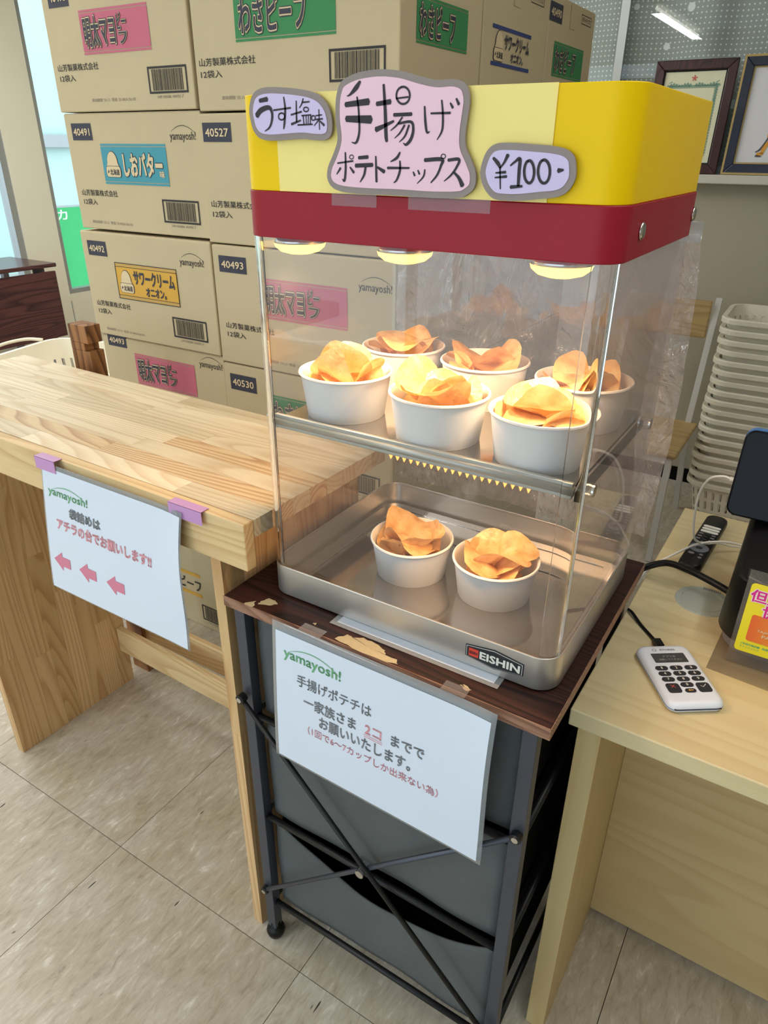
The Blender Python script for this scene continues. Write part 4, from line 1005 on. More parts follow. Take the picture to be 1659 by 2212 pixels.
# handwritten signs taped on the hood
SG = {'bigsign':[[[1791,1644,26,1742,1591,47,1664,1531,22,1624,1518,7],[1603,1441,47,1895,1463,62],[1610,1312,58,1924,1302,77],[1751,1508,18,1769,1395,22,1777,1210,24,1756,1123,29,1726,1087,22,1676,1094,7],[1990,1440,40,2158,1457,47],[2074,1608,26,2094,1390,36,2106,1166,40,2116,1102,33],[1981,1209,51,2086,1244,36,2198,1285,22],[2284,1580,20,2312,1580,20,2340,1571,20,2362,1553,20,2376,1529,20,2381,1502,20,2375,1476,20,2360,1454,20,2336,1439,20,2309,1434,20,2280,1438,20,2255,1452,20,2236,1473,20,2226,1499,20,2227,1526,20,2238,1551,20,2258,1569,20,2284,1580,20],[2222,1483,16,2367,1493,16],[2197,1340,33,2407,1344,33],[2299,1318,18,2236,1250,18,2162,1201,9],[2254,1263,22,2400,1276,26,2429,1207,29,2404,1123,33,2350,1074,26,2313,1088,7],[2328,1249,22,2274,1180,18,2210,1131,7],[2379,1248,22,2334,1152,20,2266,1095,7],[1487,891,16,1693,916,18],[1593,997,18,1594,839,26,1576,723,26,1546,738,7],[1527,845,26,1474,783,11],[1651,855,16,1702,803,29],[1668,972,9,1677,973,9,1687,970,9,1694,966,9,1698,960,9,1700,953,9,1697,946,9,1692,940,9,1684,936,9,1674,934,9,1665,935,9,1656,938,9,1650,944,9,1647,950,9,1648,957,9,1652,964,9,1659,969,9,1668,972,9],[1764,947,33,1884,956,36],[1723,871,40,1943,882,40],[1853,858,26,1833,783,26,1782,713,11],[1982,964,18,1988,816,26,1992,719,26],[2002,861,22,2090,818,40],[2278,1003,18,2241,952,29,2166,915,11],[2128,856,26,2393,860,18],[2279,924,18,2281,836,26,2245,748,22,2207,717,9],[2440,825,15,2460,789,22],[2495,841,15,2515,805,22],[2577,849,16,2562,784,18,2490,717,7],[2552,1409,18,2566,1274,26,2587,1185,22,2619,1189,9],[2624,1347,18,2840,1348,22],[2740,1458,16,2758,1339,22,2758,1205,22,2705,1117,9],[2835,1432,16,2864,1390,26],[2897,1467,18,2928,1417,29],[2570,935,36,2766,944,36,2760,888,26,2720,802,22,2651,729,13],[2776,991,9,2785,991,9,2793,989,9,2800,985,9,2805,978,9,2807,971,9,2805,964,9,2800,958,9,2793,954,9,2784,953,9,2775,954,9,2767,957,9,2761,962,9,2758,969,9,2758,976,9,2761,983,9,2768,988,9,2776,991,9],[2837,938,29,2958,946,29,2936,877,24,2879,806,20,2803,747,9],[2913,827,22,2968,779,33,3012,710,47]],[[1553,1654],[1699,1710],[1869,1735],[2062,1740],[2276,1716],[2461,1670],[2667,1629],[2842,1630],[2941,1608],[3002,1558],[3034,1455],[3023,1321],[3008,1185],[3016,1065],[3084,945],[3143,824],[3137,700],[3055,626],[2954,596],[2661,586],[2272,594],[1863,594],[1558,607],[1402,649],[1336,740],[1352,855],[1432,992],[1485,1125],[1466,1299],[1471,1469],[1498,1573]]],'usu':[[[434,1502,40,549,1516,47],[378,1355,58,448,1410,55,564,1434,44,605,1385,33,598,1309,29,558,1240,22,486,1202,9],[629,1407,18,874,1426,18],[783,1531,15,796,1412,26,775,1277,26,760,1223,15],[733,1378,16,749,1378,16,764,1374,16,776,1366,16,783,1355,16,785,1343,16,780,1331,16,770,1321,16,756,1315,16,740,1312,16,724,1314,16,710,1320,16,700,1330,16,696,1341,16,698,1353,16,705,1365,16,718,1373,16,733,1378,16],[874,1359,18,1023,1387,18],[954,1490,15,948,1290,22],[874,1268,26,1007,1305,16],[1051,1510,15,1027,1459,15,993,1423,9],[1038,1474,16,1134,1479,15],[1077,1427,13,1090,1427,13,1101,1425,13,1110,1420,13,1116,1413,13,1117,1406,13,1114,1398,13,1107,1392,13,1096,1388,13,1084,1387,13,1072,1388,13,1061,1392,13,1053,1398,13,1050,1405,13,1051,1412,13,1056,1419,13,1065,1424,13,1077,1427,13],[1020,1349,15,1149,1355,15],[1042,1349,13,1048,1267,13],[1080,1348,11,1081,1274,11],[1114,1348,11,1106,1274,11],[1144,1352,13,1134,1266,13],[961,1260,16,1165,1266,16],[1174,1346,13,1183,1347,13,1192,1344,13,1199,1339,13,1203,1332,13,1204,1323,13,1202,1316,13,1196,1309,13,1188,1304,13,1179,1303,13,1170,1304,13,1162,1308,13,1156,1314,13,1154,1322,13,1154,1330,13,1159,1338,13,1165,1343,13,1174,1346,13],[1211,1346,13,1295,1353,13],[1206,1310,15,1304,1316,15],[1256,1404,13,1258,1213,11],[1247,1302,15,1186,1251,9],[1268,1294,15,1322,1254,26]],[[264,1422],[311,1544],[400,1608],[536,1631],[732,1625],[949,1606],[1141,1575],[1280,1520],[1379,1416],[1417,1287],[1401,1169],[1325,1116],[1199,1112],[1009,1125],[786,1116],[556,1107],[400,1130],[310,1205],[273,1312]]],'price':[[[3325,964,26,3377,918,36,3405,878,22],[3475,992,36,3442,926,22,3405,878,15],[3402,885,16,3422,694,13],[3360,834,13,3465,843,26],[3356,793,13,3477,805,26],[3508,900,15,3552,934,22,3598,957,33,3601,848,33,3605,727,29],[3526,714,33,3645,725,22],[3682,942,26,3700,944,26,3718,933,26,3734,911,26,3746,881,26,3753,847,26,3752,812,26,3745,783,26,3732,763,26,3715,754,26,3697,759,26,3679,775,26,3664,802,26,3655,836,26,3652,871,26,3656,903,26,3666,928,26,3681,942,26],[3825,950,26,3846,952,26,3867,941,26,3886,919,26,3900,888,26,3907,852,26,3906,817,26,3898,787,26,3883,766,26,3863,757,26,3841,761,26,3820,779,26,3804,806,26,3793,841,26,3790,877,26,3795,910,26,3807,936,26,3824,950,26],[3984,866,44,4035,872,18]],[[3197,800],[3197,894],[3246,1019],[3337,1084],[3497,1094],[3701,1083],[3900,1069],[4034,1043],[4116,986],[4145,898],[4150,795],[4095,695],[3997,642],[3831,620],[3641,597],[3480,591],[3346,607],[3248,690]]]}
def smooth_closed(P, n=4):
    out = []; m = len(P)
    for i in range(m):
        a, b, c, d = (Vector((*P[(i+k) % m], 0)) for k in (-1, 0, 1, 2))
        for k in range(n):
            t = k/n; q = 0.5*((2*b)+(c-a)*t+(2*a-5*b+4*c-d)*t*t+(3*b-a-3*c+d)*t**3); out.append((q.x, q.y))
    return out
def inset(P, d):
    m = len(P); area_ = sum(P[i][0]*P[(i+1) % m][1]-P[(i+1) % m][0]*P[i][1] for i in range(m)); s = 1 if area_ > 0 else -1; out = []
    for i in range(m):
        a, b = P[i-1], P[(i+1) % m]; t = Vector((b[0]-a[0], b[1]-a[1])).normalized()
        out.append((P[i][0]-t.y*d*s, P[i][1]+t.x*d*s))
    return out
def sign(key, name, label, paper, yy):
    st, ol = SG[key]; P = smooth_closed([(a/1e4, 1.4+b/1e4) for a, b in ol]); n = len(P)
    cx = sum(p[0] for p in P)/n; cz = min(p[1] for p in P)
    o = thing(name, label, 'sign', (cx, yy, cz))
    fm = lambda u, v, l: (u, yy-0.0006*l, v)
    def slab(P, y0, y1, nm, m, par):
        q = MB(); q.add([(u, y0, v) for u, v in P]+[(u, y1, v) for u, v in P], [tuple(range(n)), tuple(range(2*n-1, n-1, -1))]+[(i, n+i, n+(i+1) % n, (i+1) % n) for i in range(n)])
        r = q.build(nm, m, par); fix_normals(r); return r
    bk_ = slab(P, yy, yy+0.003, 'backing_card', MAT['greyp'], o)
    pp_ = slab(inset(P, 0.0062), yy-0.0008, yy-0.0001, 'paper', MAT[paper], o)
    q = MB()
    for s in st:
        ribbon_into(q, [(s[i]/1e4, 1.4+s[i+1]/1e4, s[i+2]/1e4) for i in range(0, len(s), 3)], lambda u, v, l: (u, yy-0.0013, v), 1)
    q.build('brush_lettering', MAT['marker'], pp_)
    return o
sign('usu', 'flavour_sign', 'small lilac bean-shaped sign handwritten with the flavour, upper left', 'lilac', -0.0095)
sign('bigsign', 'handwritten_sign', 'large pink cloud-shaped handwritten sign on the yellow hood', 'pinkp', -0.0095)
sign('price', 'price_sign', 'small lilac oval price sign reading 100 yen', 'lilac', -0.0095)

# ================================================================ CUPS AND CHIPS
RZc, RB, RT = 0.0637, 0.0555, 0.0670
def cup_make(label, loc, group):
    o = thing('paper_cup', label, 'cup', loc, 0, group, local=True)
    t = 0.0008; Hc = RZc
    prof = [(0.0005, 0.004), (RB-0.002, 0.004), (RB-0.0012, 0.0), (RB, 0.0)]
    for k in range(1, 9): prof.append((RB+(RT-0.003-RB)*k/8, (Hc-0.004)*k/8))
    prof += [(RT-0.0012, Hc-0.0042), (RT, Hc-0.0025), (RT-0.0008, Hc-0.0004), (RT-0.0026, Hc), (RT-0.004, Hc-0.0018)]
    for k in range(7, -1, -1): prof.append((RB-t+(RT-0.004-RB)*k/8, 0.005+(Hc-0.008)*k/8))
    prof.append((0.0005, 0.0055))
    c = MB().lathe(prof, 56).build('cup_body', MAT['paper_cup'], o, smooth=False); auto_smooth(c, 40)
    return o
SHZ, TRZ = 1.1627, 0.8892
CUPS = [('front left cup on the upper shelf', 0.083, 0.092, SHZ), ('front middle cup on the upper shelf', 0.240, 0.079, SHZ), ('front right cup on the upper shelf', 0.381, 0.082, SHZ),
        ('back left cup on the upper shelf', 0.078, 0.262, SHZ), ('back middle cup on the upper shelf', 0.226, 0.250, SHZ), ('back right cup on the upper shelf', 0.380, 0.238, SHZ),
        ('left cup on the showcase floor', 0.165, 0.152, TRZ), ('right cup on the showcase floor', 0.306, 0.164, TRZ)]
rc_ = random.Random(11)
CH = []
for v in range(7):
    R = rc_.uniform(0.040, 0.049); ca, cb = rc_.uniform(8, 15), rc_.uniform(-8, 2); ph = rc_.uniform(0, 6); el = rc_.uniform(0.78, 1.0)
    vs = [(0, 0, 0)]; fs = []; nr, na = 8, 28
    for i in range(1, nr+1):
        for k in range(na):
            a = 2*pi*k/na; rr_ = R*i/nr*(1+0.05*sin(3*a+ph)+0.03*sin(5*a+2*ph)); x, y = rr_*cos(a), rr_*sin(a)*el
            z = ca*x*x + cb*y*y + 0.0065*noise.noise(Vector((x*24+v*7, y*24, ph))) + 0.0014*noise.noise(Vector((x*100, y*100+v*3, ph)))*(1 if i < nr else 1.5)
            if x > R*0.45 and v % 2: z += (x-R*0.45)**2*22
            vs.append((x, y, z))
    for k in range(na): fs.append((0, 1+k, 1+(k+1) % na))
    for i in range(nr-1):
        for k in range(na): a, b = 1+i*na+k, 1+i*na+(k+1) % na; fs.append((a, a+na, b+na, b))
    me = bpy.data.meshes.new('potato_chip'); me.from_pydata(vs, [], fs); me.polygons.foreach_set('use_smooth', [True]*len(me.polygons)); me.materials.append(MAT['chip']); CH.append(me)
cup0 = None
for ci, (where, x, y, z) in enumerate(CUPS):
    if cup0 is None:
        cup0 = cup_make('', (x, y, z), None); c = cup0
    else:
        c = copy_tree(cup0); c.location = (x, y, z)
    c['label'] = 'white paper cup of chips, the ' + where; c['group'] = 'white paper cups in the showcase'
    R = random.Random(100+ci*7); n = 11
    for k in range(n):
        t = k/(n-1)
        zz = 0.016 + 0.048*t
        lim = 0.016 if t < 0.4 else 0.027
        a = k*2.4 + R.uniform(-.5, .5); rad = lim*R.uniform(0.5, 1.1) if k < n-1 else 0.006
        o = bpy.data.objects.new('potato_chip', CH[R.randrange(len(CH))]); COL.objects.link(o)
        tilt = R.uniform(0.1, 0.45) if t < 0.5 else R.uniform(0.3, 0.85)
        # tilt around a horizontal axis tangential to the cup, so that the outer edge rises
        ax = Vector((-sin(a), cos(a), 0))
        M_ = Matrix.Rotation(-tilt, 4, ax) @ Matrix.Rotation(R.uniform(0, 6.28), 4, 'Z')
        if R.random() < 0.45: M_ = M_ @ Matrix.Rotation(pi, 4, 'X')
        s = 0.86 if t < 0.4 else R.uniform(0.92, 1.05)
        # keep it inside the cup wall
        pts = [M_ @ (v.co*s) for v in o.data.vertices]
        px, py = x+rad*cos(a), y+rad*sin(a); zc = z+zz
        for it in range(14):
            bad = Vector((0, 0)); worst = 0; low = 0
            for p in pts:
                gx, gy, gz = p.x+px-x, p.y+py-y, p.z+zc-z
                if gz < 0.0085: low = max(low, 0.0085-gz)
                if gz < RZc+0.002:
                    lim_ = RB-0.003+(RT-0.005-RB)*max(0, min(1, gz/RZc)); rr_ = math.hypot(gx, gy)
                    if rr_-lim_ > worst: worst = rr_-lim_; bad = Vector((gx/rr_, gy/rr_))
            if worst < 0.0004 and low < 0.0004: break
            px -= bad.x*worst*0.7; py -= bad.y*worst*0.7; zc += max(low, worst*0.45)
        o.matrix_world = Matrix.Translation((px, py, zc)) @ M_ @ Matrix.Scale(s, 4)
        tag(o, 'golden wavy potato chip in the ' + where, 'chip', 'potato chips in the ' + where)

# ================================================================ HANGING NOTICES
def notice(name, label, quad, yy, border, items_fn, curl=0.0):
    TLc, TRc, BRc, BLc = quad
    o = thing(name, label, 'sign', ((TLc[0]+TRc[0])/2, yy, BLc[1]))
    def fm(u, v, l):     # u right, v down, 0..1
        x = (TLc[0]*(1-u)+TRc[0]*u)*(1-v)+(BLc[0]*(1-u)+BRc[0]*u)*v
        z = (TLc[1]*(1-u)+TRc[1]*u)*(1-v)+(BLc[1]*(1-u)+BRc[1]*u)*v
        y = yy - 0.012*sin(pi*v*0.6)*(0.4+0.6*u) - curl*max(0, u-0.8)**2*(0.5+0.5*sin(v*5.5))*8
        return (x, y-0.0005*l, z)
    L_ = MB().grid(lambda u, v: fm(u, 1-v, 0), 16, 14).build('laminate', MAT['laminate_edge'], o, smooth=True); s = L_.modifiers.new('t', 'SOLIDIFY'); s.thickness = 0.0006
    b0, b1 = border
    P_ = MB().grid(lambda u, v: fm(b0+(1-2*b0)*u, b1+(1-2*b1)*(1-v) if False else b1+(1-b1*1.3)*(1-v), 1.2), 16, 14).build('paper', MAT['sheet_white'], o, smooth=True)
    items_fn(P_, fm); return o
def tx(par, fm, s, r, mat, bold=0.01, slope=0.0):   # r = (u0, v_top, u1, v_bottom)
    u0, v0, u1, v1 = r
    q = MB(); text_into(q, s, (u0, -v1, u1, -v0), lambda u, v, l: fm(u, -v+slope*(u-u0), 2.4), 1, bold); return q.build('lettering', MAT[mat], par)
def shape(par, P, fm, mat, nm):
    q = MB(); poly_into(q, P, lambda u, v, l: fm(u, v, 2.4), 1); return q.build(nm, MAT[mat], par)
def brand(par, fm, u, v, w_, h_):
    q = MB(); text_into(q, 'yamayosh!', (u, -v, u+w_, -v+h_), lambda a, b, l: fm(a, -b, 2.4), 1, 0.02)
    pts = []
    for i in range(13):
        t = i/12; pts.append((u+w_*(0.10+0.88*t), v-h_*0.80-h_*0.75*(1-(2*t-1)**2)*0.8+h_*0.25*t, 0.006*(0.3+0.7*sin(pi*t))))
    ribbon_into(q, pts, lambda a, b, l: fm(a, b, 2.4), 1, 1)
    q.build('brand_print', MAT['print_green'], par)
def n1(P_, fm):
    brand(P_, fm, 0.05, 0.235, 0.30, 0.075)
    tx(P_, fm, '袋詰めは', (0.205, 0.275, 0.435, 0.350), 'print_grey', 0.05)
    tx(P_, fm, 'アチラの台でお願いします!!', (0.10, 0.385, 0.785, 0.470), 'print_rose', 0.045)
    for cx in (0.112, 0.312, 0.518):
        w_, h_ = 0.13, 0.155
        shape(P_, [(cx-w_/2, 0.735), (cx+w_*0.02, 0.735-h_/2), (cx+w_*0.02, 0.735-h_*0.26), (cx+w_/2, 0.735-h_*0.26), (cx+w_/2, 0.735+h_*0.26), (cx+w_*0.02, 0.735+h_*0.26), (cx+w_*0.02, 0.735+h_/2)], fm, 'print_pink', 'arrow')
s1 = notice('arrow_notice', 'white laminated notice with three pink arrows, taped to the pine table', ((-0.495, 1.0), (-0.134, 0.997), (-0.152, 0.725), (-0.545, 0.719)), -0.0455, (0.012, 0.03), n1, curl=0.03)
for x0, x1 in ((-0.508, -0.452), (-0.166, -0.094)):
    q = MB().box(x0, x1, -0.0478, -0.0470, 0.985, 1.0085).box(x0, x1, -0.0478, -0.0300, 1.0078, 1.0086)
    q.build('tape', MAT['tape'], s1)
def n2(P_, fm):
    brand(P_, fm, 0.062, 0.235, 0.285, 0.085)
    tx(P_, fm, '手揚げポテチは', (0.130, 0.295, 0.495, 0.375), 'print_grey', 0.018, -0.04)
    tx(P_, fm, '一家族さま', (0.165, 0.425, 0.425, 0.505), 'print_grey', 0.03, -0.04)
    tx(P_, fm, '2コ', (0.470, 0.420, 0.545, 0.480), 'print_rose', 0.03)
    q = MB(); 
    for v in (0.492, 0.505): ribbon_into(q, [(0.465, v, 0.004), (0.55, v, 0.004)], lambda a, b, l: fm(a, b, 2.4), 1)
    q.build('underline', MAT['print_rose'], P_)
    tx(P_, fm, 'までで', (0.590, 0.405, 0.735, 0.475), 'print_grey', 0.03, -0.03)
    tx(P_, fm, 'お願いいたします。', (0.245, 0.525, 0.680, 0.605), 'print_grey', 0.03, -0.03)
    tx(P_, fm, '（1回で6〜7カップしか出来ない為）', (0.185, 0.635, 0.805, 0.695), 'print_rose', 0.012, -0.03)
s2 = notice('limit_notice', 'white laminated notice hanging on the front of the black rack', ((0.052, 0.8790), (0.418, 0.8775), (0.419, 0.604), (0.042, 0.604)), -0.0665, (0.018, 0.055), n2, curl=0.02)
for x0, x1 in ((0.10, 0.14), (0.335, 0.37)): MB().box(x0, x1, -0.0672, -0.0480, 0.8792, 0.8796).build('clear_tape', MAT['clear_tape'], s2)

# ================================================================ COUNTER
ct = thing('counter', 'light wood counter with panel leg, right of the showcase', 'counter', (0.47, 0.085, 0), -0.009, local=True)
KZ = 0.793; KW = 1.35; KD = 0.762
MB().box(0.0, KW, 0.0, KD, KZ-0.030, KZ).build('worktop', MAT['counter'], ct, bevel=0.002)
MB().box(0.014, 0.048, 0.004, KD-0.02, 0.0, KZ-0.0305).build('side_panel', MAT['counter_z'], ct, bevel=0.0012)
MB().box(0.0485, KW-0.06, 0.285, 0.305, 0.018, KZ-0.0305).build('modesty_panel', MAT['counter_panel'], ct)
MB().box(KW-0.055, KW-0.021, 0.004, KD-0.02, 0.0, KZ-0.0305).build('side_panel', MAT['counter_z'], ct, bevel=0.0012)
gm = MB().lathe([(0.0005, 0.0026), (0.0345, 0.0026), (0.0350, 0.0018), (0.0358, 0.0018), (0.0363, 0.0028), (0.046, 0.0024), (0.0475, 0.0), (0.040, 0.0)], 40, (0.107, 0.390, KZ)).build('cable_grommet', MAT['grommet'], ct); auto_smooth(gm)
q = MB()
for i in range(9): q.box(0.100+0.0035*i, 0.1015+0.0035*i, 0.428, 0.434, KZ+0.0031, KZ+0.0036)
q.build('brush_slot', MAT['grey_plastic'], gm, kind='stuff')

# card reader
KT = KZ+0.0002
cr = thing('card_reader', 'white card payment reader with black keypad on the counter', 'card reader', (0.5865, 0.2275, KT), radians(35.0), local=True)
cw, cl, chh = 0.083, 0.137, 0.017
R = [(-.001, .30), (.0, 0.55), (-0.0015, 0.80), (-0.005, 0.97), (-0.0085, 1.0)]
rings = [[(x, y, chh*zf) for x, y in rrect(cw+2*e, cl+2*e, 0.014+e*0.5, 6)] for e, zf in ((-0.006, 0.0), (-0.0015, 0.12), (0.0, 0.35), (0.0, 0.62), (-0.002, 0.84), (-0.006, 0.97), (-0.010, 1.0))]
cbody = MB().loft(rings).build('reader_body', MAT['reader_white'], cr); auto_smooth(cbody, 60)
MB().ringwall(rrect(cw+0.0006, cl+0.0006, 0.0143, 6), rrect(cw-0.002, cl-0.002, 0.013, 6), chh*0.36, chh*0.42).build('blue_seam', MAT['blue_edge'], cbody)
MB().box(-0.034, 0.034, -cl/2-0.0008, -cl/2+0.002, 0.0075, 0.0086).build('card_slot', MAT['key_black'], cbody)
rm_ = lambda u, v, l: (u, v, chh+0.0003*l)
sc_ = MB().add([rm_(u, v, 1) for u, v in rrect(0.052, 0.022, 0.0015, 2, -0.004+0.004, 0.034)], [tuple(range(12))]).build('screen', plain('reader_screen', (72, 72, 76), 0.15), cr)
q = MB(); text_into(q, 'アプリを', (-0.010, 0.035, 0.010, 0.039), rm_, 2); text_into(q, '起動してください', (-0.018, 0.028, 0.018, 0.032), rm_, 2); q.build('lettering', MAT['grommet'], sc_)
q = MB(); text_into(q, 'STORES', (-0.008, 0.0515, 0.016, 0.0555), rm_, 1, 0.02); ribbon_into(q, [(-0.0165+0.003*cos(a*0.6), 0.0535+0.003*sin(a*0.6), 0.0009) for a in range(12)], rm_, 1, 1); q.build('lettering', MAT['grey_plastic'], cr)
def keyp(cx, cy, w_, h_, r, s=None, mt='white_plastic', ss=0.0048):
    P = rrect(w_, h_, r, 4, cx, cy); k = MB().prism(P, chh-0.0002, chh+0.0012).build('key', MAT['key_black'], cr)
    f = lambda u, v, l: (u, v, chh+0.0012+0.0003*l)
    if s == 'ok':
        q = MB(); ribbon_into(q, [(cx-0.004, cy+0.003, .0008), (cx-0.001, cy, .0008)], f); ribbon_into(q, [(cx-0.001, cy, .0008), (cx+0.005, cy+0.006, .0008)], f); q.build('symbol', MAT[mt], k)
    elif s == 'x':
        q = MB(); ribbon_into(q, [(cx-0.003, cy, .0009), (cx+0.003, cy+0.006, .0009)], f); ribbon_into(q, [(cx+0.003, cy, .0009), (cx-0.003, cy+0.006, .0009)], f); q.build('symbol', MAT[mt], k)
    elif s == 'back':
        q = MB(); poly_into(q, [(cx-0.004, cy), (cx-0.001, cy+0.002), (cx-0.001, cy+0.0008), (cx+0.004, cy+0.0008), (cx+0.004, cy-0.0008), (cx-0.001, cy-0.0008), (cx-0.001, cy-0.002)], f); q.build('symbol', MAT[mt], k)
    elif s: text(s, (cx-(0.0006 if s == '1' else 0.0015), cy-ss/2, cx+(0.0008 if s == '1' else 0.0015), cy+ss/2), f, MAT[mt], k, 1, 0.02)
for i in range(9): keyp(-0.0225+0.0225*(i % 3), 0.010-0.0125*(i//3), 0.019, 0.0092, 0.0045, '123456789'[i])
keyp(0.0, -0.0275, 0.019, 0.0092, 0.0045, '0'); keyp(0.0, -0.0400, 0.016, 0.0078, 0.0038, 'back', 'ink_yellow')
keyp(-0.0225, -0.0340, 0.0195, 0.0195, 0.004, 'x', 'red_ink'); keyp(0.0225, -0.0340, 0.0195, 0.0195, 0.004, 'ok')
tag(MB().tube(spline([(0.476, 0.372, KZ+0.004), (0.485, 0.362, KZ+0.006), (0.505, 0.340, KZ+0.003), (0.528, 0.316, KZ+0.003), (0.541, 0.298, KZ+0.007)], 8), 0.0026, 10).build('charging_cable', MAT['black_plastic'], smooth=True), 'thin black cable plugged into the white card reader', 'cable')
MB().obox((0.5375, 0.3030, KZ+0.008), (0.5475, 0.2885, KZ+0.008), 0.012, 0.008).build('plug', MAT['black_plastic'], cr).matrix_parent_inverse = cr.matrix_basis.inverted()

# remote control
rm0 = thing('remote_control', 'black television remote with white buttons at the back of the counter', 'remote control', (0.544, 0.680, KT), radians(-3.4), local=True)
rw_, rl_, rh_ = 0.043, 0.246, 0.019
rings = [[(x, y, rh_*zf) for x, y in rrect(rw_+2*e, rl_+2*e, 0.016, 6)] for e, zf in ((-0.004, 0.0), (-0.0005, 0.2), (0, 0.6), (-0.001, 0.88), (-0.003, 1.0))]
rbody = MB().loft(rings).build('remote_body', MAT['black_plastic'], rm0); auto_smooth(rbody, 50)
def rbtn(cx, cy, w_, h_, r, m, nm='button', up_=0.0012):
    MB().prism(rrect(w_, h_, r, 4, cx, cy), rh_-0.0003, rh_+up_).build(nm, MAT[m], rm0)
for k in range(3): rbtn(0.001, 0.058-0.0125*k, 0.034, 0.0088, 0.0042, 'white_plastic')
for j in range(4):
    for i in range(3): rbtn(-0.012+0.012*i, 0.020-0.0125*j, 0.0082, 0.0050, 0.0022, 'grey_plastic' if (i != 1 or j == 3) else 'key_black', up_=0.0008)
rg = MB().ringwall(rrect(0.036, 0.036, 0.0179, 8, 0, -0.047), rrect(0.013, 0.013, 0.0064, 8, 0, -0.047), rh_-0.0003, rh_+0.0016).build('ring_button', plain('ring_grey', (120, 124, 134), 0.4), rm0)
rbtn(0, -0.047, 0.012, 0.012, 0.0059, 'key_black'); rbtn(-0.008, -0.074, 0.012, 0.0075, 0.0036, 'grey_plastic'); rbtn(0.010, -0.072, 0.007, 0.0055, 0.0026, 'grey_plastic'); rbtn(0.010, -0.085, 0.007, 0.0055, 0.0026, 'grey_plastic')

# payment terminal
tm0 = thing('payment_terminal', 'black payment terminal with tilted tablet head on the counter', 'terminal', (0.72, 0.46, KT))
def sect(y, z): return (y, z)
MB().loft([[(x, y, z) for x, y in rrect(0.235-i, 0.285-i, 0.05, 8, 0.735, 0.478)] for i, z in ((0.02, KZ+0.0002), (0.014, KZ+0.004), (0.012, KZ+0.024))]).build('terminal_foot', MAT['grey_plastic'], tm0)
rings = []
for z, e, sh_ in ((KZ+0.0245, 0.0, 0), (KZ+0.030, 0.002, 0), (KZ+0.100, 0.0, 0.004), (KZ+0.128, -0.002, 0.006), (KZ+0.134, -0.008, 0.008)):
    rings.append([(x, y, z + max(0, (y-0.40))*0.30*(1 if z > KZ+0.05 else 0)) for x, y in rrect(0.242+e*2, 0.292+e*2, 0.055, 8, 0.737, 0.480+sh_)])
tb_ = MB().loft(rings).build('terminal_body', MAT['black_plastic'], tm0); auto_smooth(tb_, 40); bev(tb_, 0.002)
tp_ = MB().ringwall(rrect(0.200, 0.06, 0.02, 6, 0.737, 0.375), rrect(0.190, 0.05, 0.016, 6, 0.737, 0.375), KZ+0.131, KZ+0.137).build('printer_lid', MAT['key_black'], tm0)
MB().box(0.655, 0.83, 0.50, 0.56, KZ+0.12, 1.03).build('neck', MAT['black_plastic'], tm0, bevel=0.008)
th_ = radians(14)
hd_m = Matrix.Translation((0.703, 0.500, 1.035)) @ Matrix.Rotation(-th_, 4, 'X')
def headbox(w_, h_, y0, y1, r, nm, m, par, cz=0):
    P = rrect(w_, h_, r, 8); vs = [hd_m @ Vector((x, y0, z+cz)) for x, z in P] + [hd_m @ Vector((x, y1, z+cz)) for x, z in P]; n = len(P)
    o = MB().add(vs, [tuple(range(n)), tuple(range(2*n-1, n-1, -1))]+[(i, n+i, n+(i+1) % n, (i+1) % n) for i in range(n)]).build(nm, MAT[m], par); fix_normals(o); auto_smooth(o, 50); return o
hdo = headbox(0.250, 0.142, -0.010, 0.010, 0.016, 'tablet_head', 'navy_plastic', tm0); bev(hdo, 0.003)
headbox(0.2496, 0.142, 0.0, 0.024, 0.016, 'blue_highlight', 'blue_edge', hdo, 0.0035)  # highlight on the head's top edge, put into a blue slab
MB().tube([(0.640, 0.352, KZ+0.137), (0.66, 0.34, KZ+0.138), (0.70, 0.334, KZ+0.138)], 0.001, 6).build('seam', MAT['grey_plastic'], tm0)

# yellow promotional card in a clear holder
pc = thing('promotional_card', 'yellow cashback card with orange ticket picture in a clear holder', 'card', (0.72, 0.318, KT))
fm = lambda u, v, l: (u, 0.3195-0.0006*l + (v-0.82)*0.03, v)
def cslab(P, l0, l1, nm, m, par):
    n = len(P); o = MB().add([fm(u, v, l0) for u, v in P]+[fm(u, v, l1) for u, v in P], [tuple(range(n)), tuple(range(2*n-1, n-1, -1))]+[(i, n+i, n+(i+1) % n, (i+1) % n) for i in range(n)]).build(nm, m, par); fix_normals(o); return o
cslab([(0.640, 0.795), (0.815, 0.795), (0.815, 0.958), (0.640, 0.958)], -3, -1, 'clear_holder', MAT['mat_film'], pc)
cy_ = cslab(rrect(0.160, 0.119, 0.006, 5, 0.7265, 0.8785), 0, -0.9, 'yellow_card', plain('card_yellow', (236, 226, 40), 0.35, coat=0.2), pc)
def gradm():
    m, nt, b = newmat('ticket_orange'); tc = N(nt, 'ShaderNodeTexCoord'); sx = N(nt, 'ShaderNodeSeparateXYZ'); rp_ = N(nt, 'ShaderNodeValToRGB')
    rp_.color_ramp.elements[0].color = lin((226, 104, 52)); rp_.color_ramp.elements[1].color = lin((240, 190, 60))
    nt.links.new(tc.outputs['Generated'], sx.inputs[0]); nt.links.new(sx.outputs[0], rp_.inputs[0]); nt.links.new(rp_.outputs[0], b.inputs['Base Color']); b.inputs['Roughness'].default_value = 0.3; return m
cslab(rrect(0.110, 0.046, 0.004, 4, 0.7135, 0.8635), 1.6, 0.2, 'ticket_picture', gradm(), cy_)
mg = plain('magenta_ink', (214, 30, 150), 0.4)
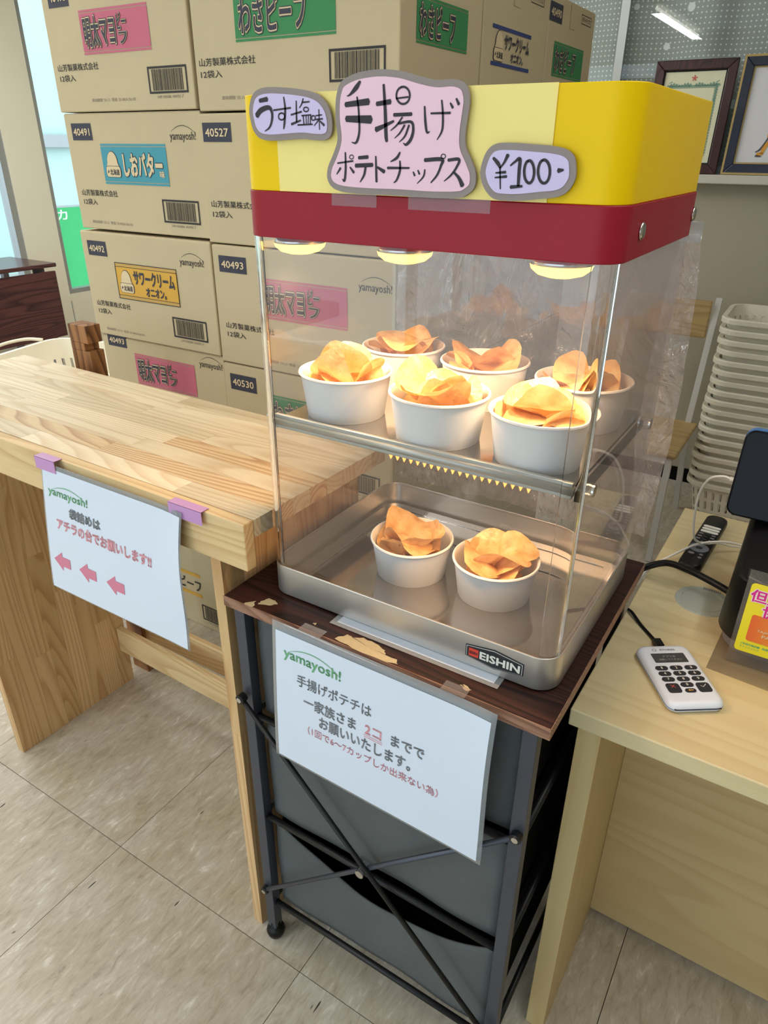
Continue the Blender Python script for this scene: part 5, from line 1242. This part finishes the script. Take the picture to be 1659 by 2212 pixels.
for s, r in (('但馬', (0.6495, 0.9085, 0.6935, 0.9285)), ('協力店', (0.670, 0.886, 0.745, 0.906))):
    q = MB(); text_into(q, s, r, fm, 1.0, 0.09); q.build('lettering', MAT['white_plastic'], cy_)
    q = MB(); text_into(q, s, r, fm, 1.8, 0.03); q.build('lettering', mg, cy_)
q = MB(); text_into(q, 'TAJIMA', (0.6705, 0.8590, 0.6925, 0.8640), fm, 2.6, 0.02); text_into(q, 'PASS', (0.6785, 0.8515, 0.6985, 0.8570), fm, 2.6, 0.02); q.build('lettering', MAT['ink_cream'], cy_)
q = MB(); text_into(q, 'ご利用可能店舗', (0.6535, 0.8318, 0.6800, 0.8352), fm, 1.2, 0.02); text_into(q, '但馬パス', (0.6835, 0.8318, 0.7000, 0.8352), fm, 1.2, 0.02); text_into(q, 'キャッシュレス', (0.6535, 0.8265, 0.6800, 0.8298), fm, 1.2, 0.0); q.build('lettering', plain('teal_ink', (40, 170, 140), 0.5), cy_)
# clear film under the terminal
tag(MB().prism([(0.618, 0.285), (0.90, 0.262), (0.92, 0.66), (0.64, 0.68)], KZ+0.00005, KZ+0.0009).build('clear_mat', MAT['mat_film']), 'clear plastic mat under the payment terminal', 'mat')
for o in (tm0, pc): o.location.z += 0.001

# cables
tag(MB().tube(spline([(0.440, 0.520, 0.760), (0.452, 0.505, 0.790), (0.472, 0.500, 0.815), (0.505, 0.505, 0.832), (0.545, 0.495, 0.835), (0.590, 0.480, 0.832), (0.625, 0.470, 0.826)], 8), 0.0062, 12).build('power_cable', MAT['black_plastic'], smooth=True), 'thick black cable arching from behind the showcase to the terminal', 'cable')
wc = thing('white_cable', 'white charging cable looping out of the tablet side', 'cable', (0.55, 0.6, 0.8))
MB().tube(spline([(0.574, 0.500, 1.021), (0.560, 0.503, 1.021), (0.540, 0.515, 1.006), (0.527, 0.545, 0.960), (0.526, 0.580, 0.890), (0.532, 0.612, 0.840), (0.548, 0.640, 0.822), (0.572, 0.665, 0.818), (0.598, 0.690, 0.806), (0.66, 0.73, 0.798)], 8), 0.0022, 8).build('cord', MAT['white_plastic'], wc, smooth=True)
MB().cyl((0.572, 0.500, 1.021), (0.594, 0.498, 1.020), 0.0038, 10).build('plug', MAT['white_plastic'], wc, smooth=True)
wc = thing('white_cable', 'white cable crossing over the remote control', 'cable', (0.55, 0.6, 0.8))
MB().tube(spline([(0.462, 0.500, 0.770), (0.472, 0.530, 0.797), (0.500, 0.580, 0.808), (0.535, 0.625, 0.822), (0.570, 0.645, 0.830), (0.605, 0.650, 0.833), (0.64, 0.640, 0.833)], 8), 0.0022, 8).build('cord', MAT['white_plastic'], wc, smooth=True)
MB().cyl((0.628, 0.642, 0.833), (0.66, 0.635, 0.832), 0.0036, 10).build('plug', MAT['white_plastic'], wc, smooth=True)

# yellow bag behind the showcase on the counter side
bpy.context.view_layer.update()
